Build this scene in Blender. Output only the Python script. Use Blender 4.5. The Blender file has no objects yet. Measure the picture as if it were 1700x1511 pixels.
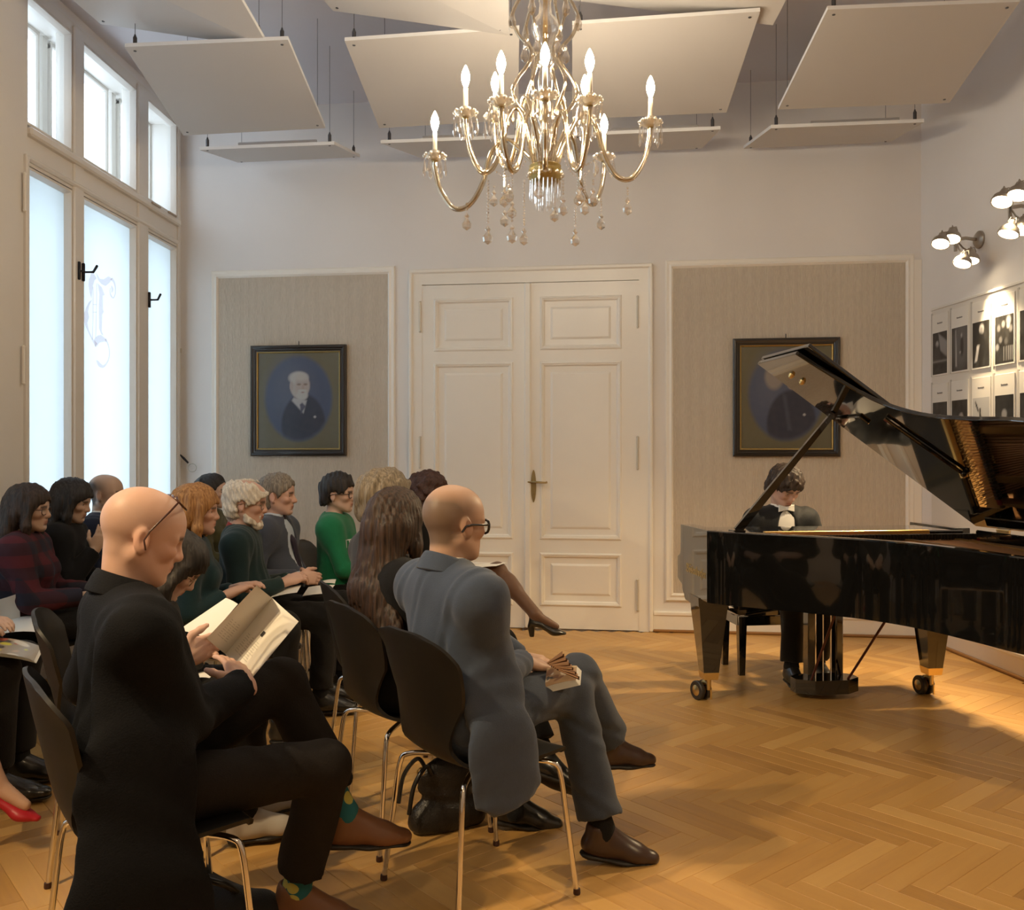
import bpy, math, random
import numpy as np
from mathutils import Vector, Matrix

# ------------------------------------------------------------------ camera
SC = bpy.context.scene
COL = SC.collection
FPX, CX, CY, EYE = 1513.0, 850.0, 755.5, 1.40
cam_data = bpy.data.cameras.new('camera')
cam_data.sensor_fit = 'HORIZONTAL'
cam_data.sensor_width = 36.0
cam_data.lens = 36.0 * FPX / 1700.0
cam = bpy.data.objects.new('camera', cam_data)
cam.location = (0, 0, EYE)
cam.rotation_euler = (math.radians(90), 0, 0)
COL.objects.link(cam)
SC.camera = cam

# ------------------------------------------------------------------ world, exposure
world = bpy.data.worlds.new('overcast_sky')
SC.world = world
world.use_nodes = True
wn = world.node_tree.nodes
wn['Background'].inputs[0].default_value = (0.76, 0.87, 1.0, 1)
wn['Background'].inputs[1].default_value = 3.1
SC.view_settings.view_transform = 'Standard'
SC.view_settings.look = 'None'
SC.view_settings.gamma = 1.0
SC.view_settings.use_curve_mapping = False
SC.view_settings.exposure = 0.75
SC.cycles.use_denoising = True
SC.cycles.max_bounces = 10
SC.cycles.diffuse_bounces = 4
SC.cycles.glossy_bounces = 4
SC.cycles.transmission_bounces = 8
SC.cycles.transparent_max_bounces = 12
SC.cycles.sample_clamp_indirect = 4.0
SC.cycles.caustics_reflective = False
SC.cycles.caustics_refractive = False

WARM = (1.0, 0.74, 0.42)
WARM2 = (1.0, 0.72, 0.40)

def lamp(name, kind, loc, energy, color=WARM, size=0.05, target=None, spot=60, blend=0.5):
    l = bpy.data.lights.new(name, kind)
    l.energy = energy
    l.color = color
    if kind == 'AREA':
        l.size = size
    else:
        l.shadow_soft_size = size
    if kind == 'SPOT':
        l.spot_size = math.radians(spot)
        l.spot_blend = blend
    o = bpy.data.objects.new(name, l)
    o.location = loc
    if target is not None:
        o.rotation_euler = (Vector(target) - Vector(loc)).to_track_quat('-Z', 'Y').to_euler()
    COL.objects.link(o)
    return o

# halogen spots of the hall that stand beside the camera (the same kind as those on the right wall)
lamp('hall_spot', 'SPOT', (-2.3, 1.5, 3.3), 170, WARM, 0.03, (0.3, 3.1, 0.0), 62, 0.6)
lamp('hall_spot', 'SPOT', (-2.35, 1.15, 3.3), 90, WARM, 0.03, (-0.6, 3.6, 0.2), 70, 0.7)
lamp('hall_spot', 'SPOT', (2.9, 1.2, 3.3), 90, WARM, 0.03, (1.2, 4.6, 0.0), 70, 0.8)
lamp('added_fill_lamp', 'POINT', (0.2, -1.2, 3.2), 35, WARM2, 0.35)  # unseen warm fill added behind the camera, no fixture belongs to it

# ------------------------------------------------------------------ helpers
def P(px, py, d):
    """photo pixel at distance d (metres along the view axis) -> place in the room"""
    return Vector(((px - CX) / FPX * d, d, EYE - (py - CY) / FPX * d))

def V(*a):
    return Vector(a)

MATS = {}
def mat(name, color, rough=0.5, metal=0.0, spec=0.5, coat=0.0, emit=None, estr=0.0, noise=0.0, nscale=20.0,
        bump=0.0, bscale=60.0, trans=0.0, ior=1.45, sheen=0.0, attr=None, alpha=1.0, coat_rough=0.03):
    if name in MATS:
        return MATS[name]
    m = bpy.data.materials.new(name)
    m.use_nodes = True
    nt = m.node_tree
    b = nt.nodes['Principled BSDF']
    c4 = (*color, 1.0)
    b.inputs['Base Color'].default_value = c4
    b.inputs['Roughness'].default_value = rough
    b.inputs['Metallic'].default_value = metal
    b.inputs['Specular IOR Level'].default_value = spec
    b.inputs['Coat Weight'].default_value = coat
    b.inputs['Coat Roughness'].default_value = coat_rough
    b.inputs['IOR'].default_value = ior
    b.inputs['Transmission Weight'].default_value = trans
    b.inputs['Sheen Weight'].default_value = sheen
    if emit:
        b.inputs['Emission Color'].default_value = (*emit, 1)
        b.inputs['Emission Strength'].default_value = estr
    src = None
    if attr:
        a = nt.nodes.new('ShaderNodeAttribute')
        a.attribute_name = attr
        src = a.outputs['Color']
    if noise > 0:
        tc = nt.nodes.new('ShaderNodeTexCoord')
        n = nt.nodes.new('ShaderNodeTexNoise')
        n.inputs['Scale'].default_value = nscale
        n.inputs['Detail'].default_value = 4
        nt.links.new(tc.outputs['Object'], n.inputs['Vector'])
        mr = nt.nodes.new('ShaderNodeMapRange')
        mr.inputs['To Min'].default_value = 1.0 - noise
        mr.inputs['To Max'].default_value = 1.0 + noise
        nt.links.new(n.outputs['Fac'], mr.inputs['Value'])
        mx = nt.nodes.new('ShaderNodeMix')
        mx.data_type = 'RGBA'
        mx.blend_type = 'MULTIPLY'
        mx.inputs['Factor'].default_value = 1.0
        if src:
            nt.links.new(src, mx.inputs['A'])
        else:
            mx.inputs['A'].default_value = c4
        nt.links.new(mr.outputs['Result'], mx.inputs['B'])
        src = mx.outputs['Result']
    if src:
        nt.links.new(src, b.inputs['Base Color'])
    if bump > 0:
        tc = nt.nodes.new('ShaderNodeTexCoord')
        n = nt.nodes.new('ShaderNodeTexNoise')
        n.inputs['Scale'].default_value = bscale
        n.inputs['Detail'].default_value = 3
        nt.links.new(tc.outputs['Object'], n.inputs['Vector'])
        bp = nt.nodes.new('ShaderNodeBump')
        bp.inputs['Strength'].default_value = bump
        bp.inputs['Distance'].default_value = 0.01
        nt.links.new(n.outputs['Fac'], bp.inputs['Height'])
        nt.links.new(bp.outputs['Normal'], b.inputs['Normal'])
    MATS[name] = m
    return m

class MB:
    """collects faces, then links them as one mesh object"""
    def __init__(self):
        self.v, self.f, self.m = [], [], []
        self.mi = 0
    def add(self, verts, faces):
        o = len(self.v)
        self.v += [tuple(p) for p in verts]
        self.f += [tuple(i + o for i in fc) for fc in faces]
        self.m += [self.mi] * len(faces)
        return self
    def box(self, x0, x1, y0, y1, z0, z1, M=None):
        vs = [V(x, y, z) for x in (x0, x1) for y in (y0, y1) for z in (z0, z1)]
        if M is not None:
            vs = [M @ p for p in vs]
        return self.add(vs, [(0, 1, 3, 2), (4, 6, 7, 5), (0, 4, 5, 1), (2, 3, 7, 6), (0, 2, 6, 4), (1, 5, 7, 3)])
    def cbox(self, x0, x1, y0, y1, z0, z1, c=0.004, M=None):
        """box with chamfered edges"""
        vs, idx = [], {}
        X, Y, Z = (x0, x1), (y0, y1), (z0, z1)
        for i in (0, 1):
            for j in (0, 1):
                for k in (0, 1):
                    sx, sy, sz = (1 - 2 * i), (1 - 2 * j), (1 - 2 * k)
                    for ax in range(3):
                        p = [X[i] + sx * c, Y[j] + sy * c, Z[k] + sz * c]
                        p[ax] = (X[i], Y[j], Z[k])[ax]
                        idx[(i, j, k, ax)] = len(vs)
                        vs.append(V(*p))
        fs = []
        for ax in range(3):
            for s in (0, 1):
                q = []
                for a, b in ((0, 0), (1, 0), (1, 1), (0, 1)):
                    t = [a, b]
                    t.insert(ax, s)
                    q.append(idx[(*t, ax)])
                fs.append(tuple(q))
        for ax in range(3):
            o = [a for a in range(3) if a != ax]
            for a in (0, 1):
                for b in (0, 1):
                    q = []
                    for s in (0, 1):
                        t = [0, 0, 0]
                        t[ax] = s
                        t[o[0]] = a
                        t[o[1]] = b
                        q.append((idx[(*t, o[0])], idx[(*t, o[1])]))
                    fs.append((q[0][0], q[0][1], q[1][1], q[1][0]))
        for i in (0, 1):
            for j in (0, 1):
                for k in (0, 1):
                    fs.append(tuple(idx[(i, j, k, a)] for a in range(3)))
        if M is not None:
            vs = [M @ p for p in vs]
        return self.add(vs, fs)
    def tube(self, pts, r, n=8, cap=True, close=False):
        pts = [Vector(p) for p in pts]
        rs = r if isinstance(r, (list, tuple)) else [r] * len(pts)
        vs, fs = [], []
        N = len(pts)
        up = None
        for i, p in enumerate(pts):
            a = pts[(i - 1) % N] if (i > 0 or close) else p
            b = pts[(i + 1) % N] if (i < N - 1 or close) else p
            t = (b - a)
            if t.length < 1e-9:
                t = V(0, 0, 1)
            t.normalize()
            if up is None:
                up = V(0, 0, 1) if abs(t.z) < 0.9 else V(1, 0, 0)
            s = t.cross(up)
            if s.length < 1e-6:
                s = t.cross(V(0.3, 0.7, 0.1))
            s.normalize()
            up = s.cross(t).normalized()
            for k in range(n):
                an = 2 * math.pi * k / n
                vs.append(p + (s * math.cos(an) + up * math.sin(an)) * rs[i])
        M = N if close else N - 1
        for i in range(M):
            for k in range(n):
                a, b = i * n + k, i * n + (k + 1) % n
                j = ((i + 1) % N) * n
                fs.append((a, b, j + (k + 1) % n, j + k))
        if cap and not close:
            fs.append(tuple(range(n - 1, -1, -1)))
            fs.append(tuple((N - 1) * n + k for k in range(n)))
        return self.add(vs, fs)
    def lathe(self, prof, n=16, M=None, cap=True):
        """prof: (radius, z) list, turned round z"""
        vs, fs = [], []
        for r, z in prof:
            for k in range(n):
                an = 2 * math.pi * k / n
                p = V(r * math.cos(an), r * math.sin(an), z)
                vs.append(M @ p if M is not None else p)
        for i in range(len(prof) - 1):
            for k in range(n):
                fs.append((i * n + k, i * n + (k + 1) % n, (i + 1) * n + (k + 1) % n, (i + 1) * n + k))
        if cap:
            fs.append(tuple(range(n - 1, -1, -1)))
            fs.append(tuple((len(prof) - 1) * n + k for k in range(n)))
        return self.add(vs, fs)
    def ball(self, c, r, n=8, m=6, sc=(1, 1, 1)):
        prof = [(max(1e-4, math.sin(math.pi * i / m)) * r, -math.cos(math.pi * i / m) * r) for i in range(m + 1)]
        return self.lathe(prof, n, Matrix.Translation(c) @ Matrix.Diagonal((*sc, 1)))
    def prism(self, poly, z0, z1, M=None):
        n = len(poly)
        vs = [V(x, y, z0) for x, y in poly] + [V(x, y, z1) for x, y in poly]
        if M is not None:
            vs = [M @ p for p in vs]
        fs = [tuple(range(n - 1, -1, -1)), tuple(range(n, 2 * n))]
        fs += [(i, (i + 1) % n, n + (i + 1) % n, n + i) for i in range(n)]
        return self.add(vs, fs)
    def rects(self, u0, u1, z0, z1, prof, fill=True, M=None):
        """nested rectangles: prof = (inset, depth towards the room); local x,z with the room at -y"""
        vs, fs = [], []
        for ins, dp in prof:
            vs += [V(u0 + ins, -dp, z0 + ins), V(u1 - ins, -dp, z0 + ins), V(u1 - ins, -dp, z1 - ins), V(u0 + ins, -dp, z1 - ins)]
        for i in range(len(prof) - 1):
            for k in range(4):
                fs.append((i * 4 + k, i * 4 + (k + 1) % 4, i * 4 + 4 + (k + 1) % 4, i * 4 + 4 + k))
        if fill:
            o = (len(prof) - 1) * 4
            fs.append((o, o + 1, o + 2, o + 3))
        if M is not None:
            vs = [M @ p for p in vs]
        return self.add(vs, fs)
    def build(self, name, m=None, parent=None, smooth=False, loc=None, M=None, fix=True):
        me = bpy.data.meshes.new(name)
        me.from_pydata(self.v, [], self.f)
        ms = m if isinstance(m, (list, tuple)) else [m]
        for x in ms:
            if x:
                me.materials.append(x)
        if len(ms) > 1:
            me.polygons.foreach_set('material_index', self.m)
        if fix:
            import bmesh
            bm = bmesh.new()
            bm.from_mesh(me)
            bmesh.ops.recalc_face_normals(bm, faces=bm.faces)
            bm.to_mesh(me)
            bm.free()
        if smooth:
            me.polygons.foreach_set('use_smooth', [True] * len(me.polygons))
            try:
                me.set_sharp_from_angle(angle=math.radians(smooth if smooth > 1 else 40))
            except Exception:
                pass
        o = bpy.data.objects.new(name, me)
        COL.objects.link(o)
        if M is not None:
            o.matrix_world = M
        if loc is not None:
            o.location = loc
        if parent is not None:
            o.parent = parent
        return o

def tag(o, label=None, cat=None, group=None, kind=None):
    if label: o['label'] = label
    if cat: o['category'] = cat
    if group: o['group'] = group
    if kind: o['kind'] = kind
    return o

def thing(name, label, cat, loc=(0, 0, 0), rz=0.0, group=None, M=None):
    o = bpy.data.objects.new(name, None)
    o.empty_display_size = 0.1
    COL.objects.link(o)
    o.location = loc
    o.rotation_euler = (0, 0, rz)
    if M is not None:
        o.matrix_world = M
    return tag(o, label, cat, group)

def kids(o):
    return [c for c in COL.objects if c.parent == o]

def copy_tree(o, loc=None, rz=None, parent=None, drop=()):
    c = o.copy()
    COL.objects.link(c)
    if parent is not None:
        c.parent = parent
    for ch in KIDS.get(o.name, None) or kids(o):
        copy_tree(ch, parent=c)
    if loc is not None:
        c.location = loc
    if rz is not None:
        c.rotation_euler = (0, 0, rz)
    return c
KIDS = {}

def catmull(pts, n=8, close=False):
    pts = [Vector(p) for p in pts]
    N = len(pts)
    out = []
    M = N if close else N - 1
    for i in range(M):
        p0 = pts[(i - 1) % N] if (close or i > 0) else pts[0] * 2 - pts[1]
        p1, p2 = pts[i], pts[(i + 1) % N]
        p3 = pts[(i + 2) % N] if (close or i + 2 < N) else pts[-1] * 2 - pts[-2]
        for k in range(n):
            t = k / n
            out.append(0.5 * ((2 * p1) + (p2 - p0) * t + (2 * p0 - 5 * p1 + 4 * p2 - p3) * t * t + (3 * p1 - p0 - 3 * p2 + p3) * t ** 3))
    if not close:
        out.append(pts[-1])
    return out
# ------------------------------------------------------------------ room geometry
CA = V(-2.817, 7.75, 0)          # far left corner
CB = V(3.13, 6.97, 0)            # far right corner
LDIR = V(0.0463, 1, 0).normalized()      # left wall runs away along this
RDIR = V(-0.0463, 1, 0).normalized()
REAR = -3.2
CEIL = 4.32
LR = CA - LDIR * ((CA.y - REAR) / LDIR.y)    # near left corner
RR = CB - RDIR * ((CB.y - REAR) / RDIR.y)

def wall_matrix(a, b):
    x = (b - a).normalized()
    y = V(0, 0, 1).cross(x)
    return Matrix((( x.x, y.x, 0, a.x), (x.y, y.y, 0, a.y), (0, 0, 1, 0), (0, 0, 0, 1)))
MBACK = wall_matrix(CA, CB)       # local -y looks into the room
MLEFT = wall_matrix(LR, CA)
MRIGHT = wall_matrix(CB, RR)
MREAR = wall_matrix(RR, LR)
LBACK, LLEFT, LRIGHT, LREAR = (CB - CA).length, (CA - LR).length, (RR - CB).length, (LR - RR).length

def on_wall(M, px, py, off=0.0):
    """photo pixel -> (u, z) on a wall (off = metres in front of it)"""
    o = V(0, 0, EYE)
    r = V((px - CX) / FPX, 1, -(py - CY) / FPX)
    n = V(M[0][1], M[1][1], 0)
    a = V(M[0][3], M[1][3], 0) - n * off
    t = (a - o).dot(n) / r.dot(n)
    q = M.inverted() @ (o + r * t)
    return q.x, q.z
def bu(px, off=0.0): return on_wall(MBACK, px, 700, off)[0]
def bz(px, py, off=0.0): return on_wall(MBACK, px, py, off)[1]
def lu(px, off=0.0): return on_wall(MLEFT, px, 700, off)[0]
def lz(px, py, off=0.0): return on_wall(MLEFT, px, py, off)[1]
def ru(px, off=0.0): return on_wall(MRIGHT, px, 700, off)[0]
def rz_(px, py, off=0.0): return on_wall(MRIGHT, px, py, off)[1]

M_WALL = mat('wall_plaster', (0.80, 0.775, 0.755), 0.85, noise=0.03, nscale=3, bump=0.05, bscale=120)
M_CEIL = mat('ceiling_plaster', (0.70, 0.69, 0.73), 0.9, noise=0.02, nscale=4)
M_TRIM = mat('cream_gloss_paint', (0.87, 0.835, 0.765), 0.32, noise=0.02, nscale=6, bump=0.03, bscale=30)
M_WIN = mat('window_frame_paint', (0.76, 0.72, 0.66), 0.35, noise=0.02, nscale=6)
M_BRASS = mat('brass', (0.72, 0.53, 0.23), 0.28, 1.0)
M_OLDBRASS = mat('old_brass', (0.33, 0.24, 0.10), 0.38, 1.0)
M_DARKMETAL = mat('dark_metal', (0.03, 0.03, 0.035), 0.4, 0.8)
M_CHROME = mat('chrome', (0.78, 0.76, 0.72), 0.08, 1.0)

def wallpaper():
    m = mat('ribbed_wallpaper', (0.53, 0.465, 0.385), 0.75)
    nt = m.node_tree
    b = nt.nodes['Principled BSDF']
    tc = nt.nodes.new('ShaderNodeTexCoord')
    mp = nt.nodes.new('ShaderNodeMapping')
    mp.inputs['Scale'].default_value = (1, 1, 0.12)
    w = nt.nodes.new('ShaderNodeTexWave')
    w.bands_direction = 'X'
    w.inputs['Scale'].default_value = 32
    w.inputs['Distortion'].default_value = 2.5
    w.inputs['Detail'].default_value = 3
    w.inputs['Detail Scale'].default_value = 6
    nt.links.new(tc.outputs['Object'], mp.inputs['Vector'])
    nt.links.new(mp.outputs['Vector'], w.inputs['Vector'])
    cr = nt.nodes.new('ShaderNodeValToRGB')
    cr.color_ramp.elements[0].color = (0.50, 0.43, 0.345, 1)
    cr.color_ramp.elements[1].color = (0.68, 0.60, 0.50, 1)
    nt.links.new(w.outputs['Fac'], cr.inputs['Fac'])
    nt.links.new(cr.outputs['Color'], b.inputs['Base Color'])
    bp = nt.nodes.new('ShaderNodeBump')
    bp.inputs['Strength'].default_value = 0.5
    bp.inputs['Distance'].default_value = 0.006
    nt.links.new(w.outputs['Fac'], bp.inputs['Height'])
    nt.links.new(bp.outputs['Normal'], b.inputs['Normal'])
    return m
M_PAPER = wallpaper()

# ------------------------------------------------------------------ floor of herringbone planks
def plank_mat(name, kind):
    m = bpy.data.materials.new(name)
    m.use_nodes = True
    nt = m.node_tree
    b = nt.nodes['Principled BSDF']
    at = nt.nodes.new('ShaderNodeAttribute')
    at.attribute_type = kind
    at.attribute_name = 'tone'
    uv = nt.nodes.new('ShaderNodeUVMap')
    ofs = nt.nodes.new('ShaderNodeVectorMath')
    ofs.operation = 'MULTIPLY_ADD'
    comb = nt.nodes.new('ShaderNodeCombineXYZ')
    mul = nt.nodes.new('ShaderNodeMath')
    mul.operation = 'MULTIPLY'
    mul.inputs[1].default_value = 137.0
    nt.links.new(at.outputs['Fac'], mul.inputs[0])
    nt.links.new(mul.outputs[0], comb.inputs[0])
    nt.links.new(mul.outputs[0], comb.inputs[2])
    nt.links.new(uv.outputs['UV'], ofs.inputs[0])
    ofs.inputs[1].default_value = (3.0, 40.0, 1)
    nt.links.new(comb.outputs[0], ofs.inputs[2])
    n = nt.nodes.new('ShaderNodeTexNoise')
    n.inputs['Scale'].default_value = 1.0
    n.inputs['Detail'].default_value = 5
    n.inputs['Distortion'].default_value = 0.6
    nt.links.new(ofs.outputs[0], n.inputs['Vector'])
    cr = nt.nodes.new('ShaderNodeValToRGB')
    e = cr.color_ramp.elements
    e[0].position = 0.0
    e[0].color = (0.30, 0.150, 0.040, 1)
    e[1].position = 1.0
    e[1].color = (0.64, 0.39, 0.135, 1)
    mid = e.new(0.45)
    mid.color = (0.50, 0.275, 0.080, 1)
    ad = nt.nodes.new('ShaderNodeMath')
    ad.operation = 'MULTIPLY_ADD'
    ad.inputs[1].default_value = 0.42
    nt.links.new(n.outputs['Fac'], ad.inputs[0])
    sb = nt.nodes.new('ShaderNodeMath')
    sb.operation = 'MULTIPLY_ADD'
    sb.inputs[1].default_value = 0.72
    sb.inputs[2].default_value = -0.06
    nt.links.new(at.outputs['Fac'], sb.inputs[0])
    nt.links.new(sb.outputs[0], ad.inputs[2])
    nt.links.new(ad.outputs[0], cr.inputs['Fac'])
    nt.links.new(cr.outputs['Color'], b.inputs['Base Color'])
    b.inputs['Roughness'].default_value = 0.42
    b.inputs['Coat Weight'].default_value = 0.25
    b.inputs['Coat Roughness'].default_value = 0.22
    rr = nt.nodes.new('ShaderNodeMapRange')
    rr.inputs['To Min'].default_value = 0.36
    rr.inputs['To Max'].default_value = 0.56
    nt.links.new(n.outputs['Fac'], rr.inputs['Value'])
    nt.links.new(rr.outputs['Result'], b.inputs['Roughness'])
    bp = nt.nodes.new('ShaderNodeBump')
    bp.inputs['Strength'].default_value = 0.06
    bp.inputs['Distance'].default_value = 0.002
    nt.links.new(n.outputs['Fac'], bp.inputs['Height'])
    nt.links.new(bp.outputs['Normal'], b.inputs['Normal'])
    return m

rnd = random.Random(11)
M_SUB = mat('subfloor', (0.12, 0.06, 0.025), 0.7)
fl = MB()
fl.add([LR + V(-.3, -.3, -0.018), RR + V(.3, -.3, -0.018), CB + V(.3, .3, -0.018), CA + V(-.3, .3, -0.018)], [(0, 1, 2, 3)])
fl.add([LR + V(-.3, -.3, -0.1), RR + V(.3, -.3, -0.1), CB + V(.3, .3, -0.1), CA + V(-.3, .3, -0.1)], [(3, 2, 1, 0)])
floor = fl.build('floor', M_SUB, fix=False)
floor['kind'] = 'structure'
PW, PL = 0.083, 0.498
M_PLANK_A = plank_mat('oak_plank', 'OBJECT')
M_PLANK_B = plank_mat('oak_planks_far', 'GEOMETRY')
ROT = math.radians(-45 - 5)
cr_, sr_ = math.cos(ROT), math.sin(ROT)
def inside(p, m):
    ok = (p - CA).dot(V(0, 0, 1).cross((CB - CA).normalized())) < m
    ok = ok and (p - LR).dot(V(0, 0, 1).cross((CA - LR).normalized())) < m
    ok = ok and (p - CB).dot(V(0, 0, 1).cross((RR - CB).normalized())) < m
    return ok and p.y > REAR - m
planks = []
for j in range(-16, 17):
    for i in range(-90, 91):
        for vert in (0, 1):
            a0 = i * PW + j * PL
            b0 = i * PW - j * PL
            if vert:
                ca, cb = a0 + PW / 2, b0 + PW + PL / 2
            else:
                ca, cb = a0 + PL / 2, b0 + PW / 2
            x = ca * cr_ - cb * sr_ + 0.3
            y = ca * sr_ + cb * cr_ + 3.0
            c = V(x, y, 0)
            if inside(c, 0.10):
                t = min(1, max(0, rnd.gauss(0.50 + (0.07 if vert else -0.07), 0.17)))  # one plank direction lighter: light along the grain put into the tone
                planks.append((c, ROT + (math.pi / 2 if vert else 0), t))
def plank_geo():
    l, w, g, b = PL / 2 - 0.0004, PW / 2 - 0.0004, 0.0011, 0.0014
    vs = [(-l, -w, -0.018), (l, -w, -0.018), (l, w, -0.018), (-l, w, -0.018),
          (-l, -w, -b), (l, -w, -b), (l, w, -b), (-l, w, -b),
          (-l + g, -w + g, 0), (l - g, -w + g, 0), (l - g, w - g, 0), (-l + g, w - g, 0)]
    fs = [(8, 9, 10, 11)]
    for k in range(4):
        n = (k + 1) % 4
        fs += [(k, n, 4 + n, 4 + k), (4 + k, 4 + n, 8 + n, 8 + k)]
    return np.array(vs), fs
pv, pf = plank_geo()
def uv_for(me, loc2d):
    uv = me.uv_layers.new(name='UVMap')
    li = np.empty(len(me.loops), dtype=np.int32)
    me.loops.foreach_get('vertex_index', li)
    uv.data.foreach_set('uv', loc2d[li].astype(np.float32).ravel())
pm = bpy.data.meshes.new('plank')
pm.from_pydata(pv.tolist(), [], pf)
pm.materials.append(M_PLANK_A)
uv_for(pm, pv[:, :2])
def seen(c):
    if c.y < 2.5: return -1
    px = CX + c.x / c.y * FPX
    py = CY + EYE / c.y * FPX
    if px < -60 or px > 1760 or py > 1590: return -1
    if px < 560 and not (py > 1310 and px < 140): return 0.01 / c.y
    if px < 950: return 0.35 / c.y
    return 1.0 / c.y
order = sorted(range(len(planks)), key=lambda i: -seen(planks[i][0]))
near = set(order[:295])
for i in order[:295]:
    c, r, t = planks[i]
    o = bpy.data.objects.new('plank', pm)
    COL.objects.link(o)
    o.location = c
    o.rotation_euler = (0, 0, r)
    o['tone'] = t
    o.parent = floor
vs, fs, lo, tn = [], [], [], []
for i in order[295:]:
    c, r, t = planks[i]
    o = len(vs) * 12
    R = np.array([[math.cos(r), -math.sin(r)], [math.sin(r), math.cos(r)]])
    q = pv.copy()
    q[:, :2] = q[:, :2] @ R.T + np.array([c.x, c.y])
    vs.append(q)
    lo.append(pv[:, :2])
    tn += [t] * 12
    fs += [tuple(k + o for k in f) for f in pf]
me = bpy.data.meshes.new('plank_field')
me.from_pydata(np.concatenate(vs).tolist(), [], fs)
me.materials.append(M_PLANK_B)
uv_for(me, np.concatenate(lo))
a = me.attributes.new('tone', 'FLOAT', 'POINT')
a.data.foreach_set('value', tn)
pfld = bpy.data.objects.new('plank_field', me)
COL.objects.link(pfld)
pfld.parent = floor
pfld['kind'] = 'stuff'

# ------------------------------------------------------------------ walls, ceiling
WT = 0.35
def struct(o):
    o['kind'] = 'structure'
    return o
w = MB(); w.box(-0.5, LBACK + 0.5, 0, WT, -0.1, CEIL)
struct(w.build('wall_back', M_WALL, M=MBACK))
w = MB(); w.box(0, LRIGHT + 0.3, 0, WT, -0.1, CEIL)
struct(w.build('wall_right', M_WALL, M=MRIGHT))
w = MB(); w.box(-0.3, LREAR + 0.3, 0, WT, -0.1, CEIL)
struct(w.build('wall_rear', M_WALL, M=MREAR))
w = MB()
w.add([LR + V(-.5, -.5, CEIL), RR + V(.5, -.5, CEIL), CB + V(.5, .5, CEIL), CA + V(-.5, .5, CEIL),
       LR + V(-.5, -.5, CEIL + .2), RR + V(.5, -.5, CEIL + .2), CB + V(.5, .5, CEIL + .2), CA + V(-.5, .5, CEIL + .2)],
      [(0, 1, 2, 3), (7, 6, 5, 4), (0, 4, 5, 1), (1, 5, 6, 2), (2, 6, 7, 3), (3, 7, 4, 0)])
struct(w.build('ceiling', M_CEIL))

# left wall with two window openings
W1 = (lu(34), lu(291.5))          # opening seen in the photo
WZ = (0.62, 4.22)
W2 = (W1[0] - 3.0, W1[0] - 0.75)
w = MB()
w.box(-0.3, W2[0], 0, WT, -0.1, CEIL)
w.box(W2[1], W1[0], 0, WT, -0.1, CEIL)
w.box(W1[1], LLEFT + 0.3, 0, WT, -0.1, CEIL)
for a_, b_ in (W1, W2):
    w.box(a_, b_, 0, WT, -0.1, WZ[0])
    w.box(a_, b_, 0, WT, WZ[1], CEIL)
struct(w.build('wall_left', M_WALL, M=MLEFT))

def frosted():
    m = bpy.data.materials.new('frosted_glass')
    m.use_nodes = True
    nt = m.node_tree
    nt.nodes.remove(nt.nodes['Principled BSDF'])
    out = nt.nodes['Material Output']
    tl = nt.nodes.new('ShaderNodeBsdfTranslucent')
    tl.inputs['Color'].default_value = (0.585, 0.625, 0.635, 1)
    tr = nt.nodes.new('ShaderNodeBsdfTransparent')
    gl = nt.nodes.new('ShaderNodeBsdfGlossy')
    gl.inputs['Roughness'].default_value = 0.15
    m1 = nt.nodes.new('ShaderNodeMixShader')
    m1.inputs[0].default_value = 0.10
    m2 = nt.nodes.new('ShaderNodeMixShader')
    m2.inputs[0].default_value = 0.04
    nt.links.new(tl.outputs[0], m1.inputs[1])
    nt.links.new(tr.outputs[0], m1.inputs[2])
    nt.links.new(m1.outputs[0], m2.inputs[1])
    nt.links.new(gl.outputs[0], m2.inputs[2])
    nt.links.new(m2.outputs[0], out.inputs[0])
    return m
def clear():
    m = bpy.data.materials.new('clear_glass')
    m.use_nodes = True
    nt = m.node_tree
    nt.nodes.remove(nt.nodes['Principled BSDF'])
    out = nt.nodes['Material Output']
    tr = nt.nodes.new('ShaderNodeBsdfTransparent')
    tr.inputs['Color'].default_value = (0.95, 0.98, 1.0, 1)
    gl = nt.nodes.new('ShaderNodeBsdfGlossy')
    gl.inputs['Roughness'].default_value = 0.02
    m2 = nt.nodes.new('ShaderNodeMixShader')
    m2.inputs[0].default_value = 0.06
    nt.links.new(tr.outputs[0], m2.inputs[1])
    nt.links.new(gl.outputs[0], m2.inputs[2])
    nt.links.new(m2.outputs[0], out.inputs[0])
    return m
M_FROST, M_CLEAR = frosted(), clear()
def film_mat():
    m = bpy.data.materials.new('etched_letter_film'); m.use_nodes = True
    nt = m.node_tree; nt.nodes.remove(nt.nodes['Principled BSDF'])
    tl = nt.nodes.new('ShaderNodeBsdfTransparent'); tl.inputs['Color'].default_value = (.84, .75, .77, 1)
    df = nt.nodes.new('ShaderNodeBsdfDiffuse'); df.inputs['Color'].default_value = (.5, .45, .47, 1)
    mx = nt.nodes.new('ShaderNodeMixShader'); mx.inputs[0].default_value = .12
    nt.links.new(tl.outputs[0], mx.inputs[1]); nt.links.new(df.outputs[0], mx.inputs[2])
    nt.links.new(mx.outputs[0], nt.nodes['Material Output'].inputs[0])
    return m
M_FILM = film_mat()

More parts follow.
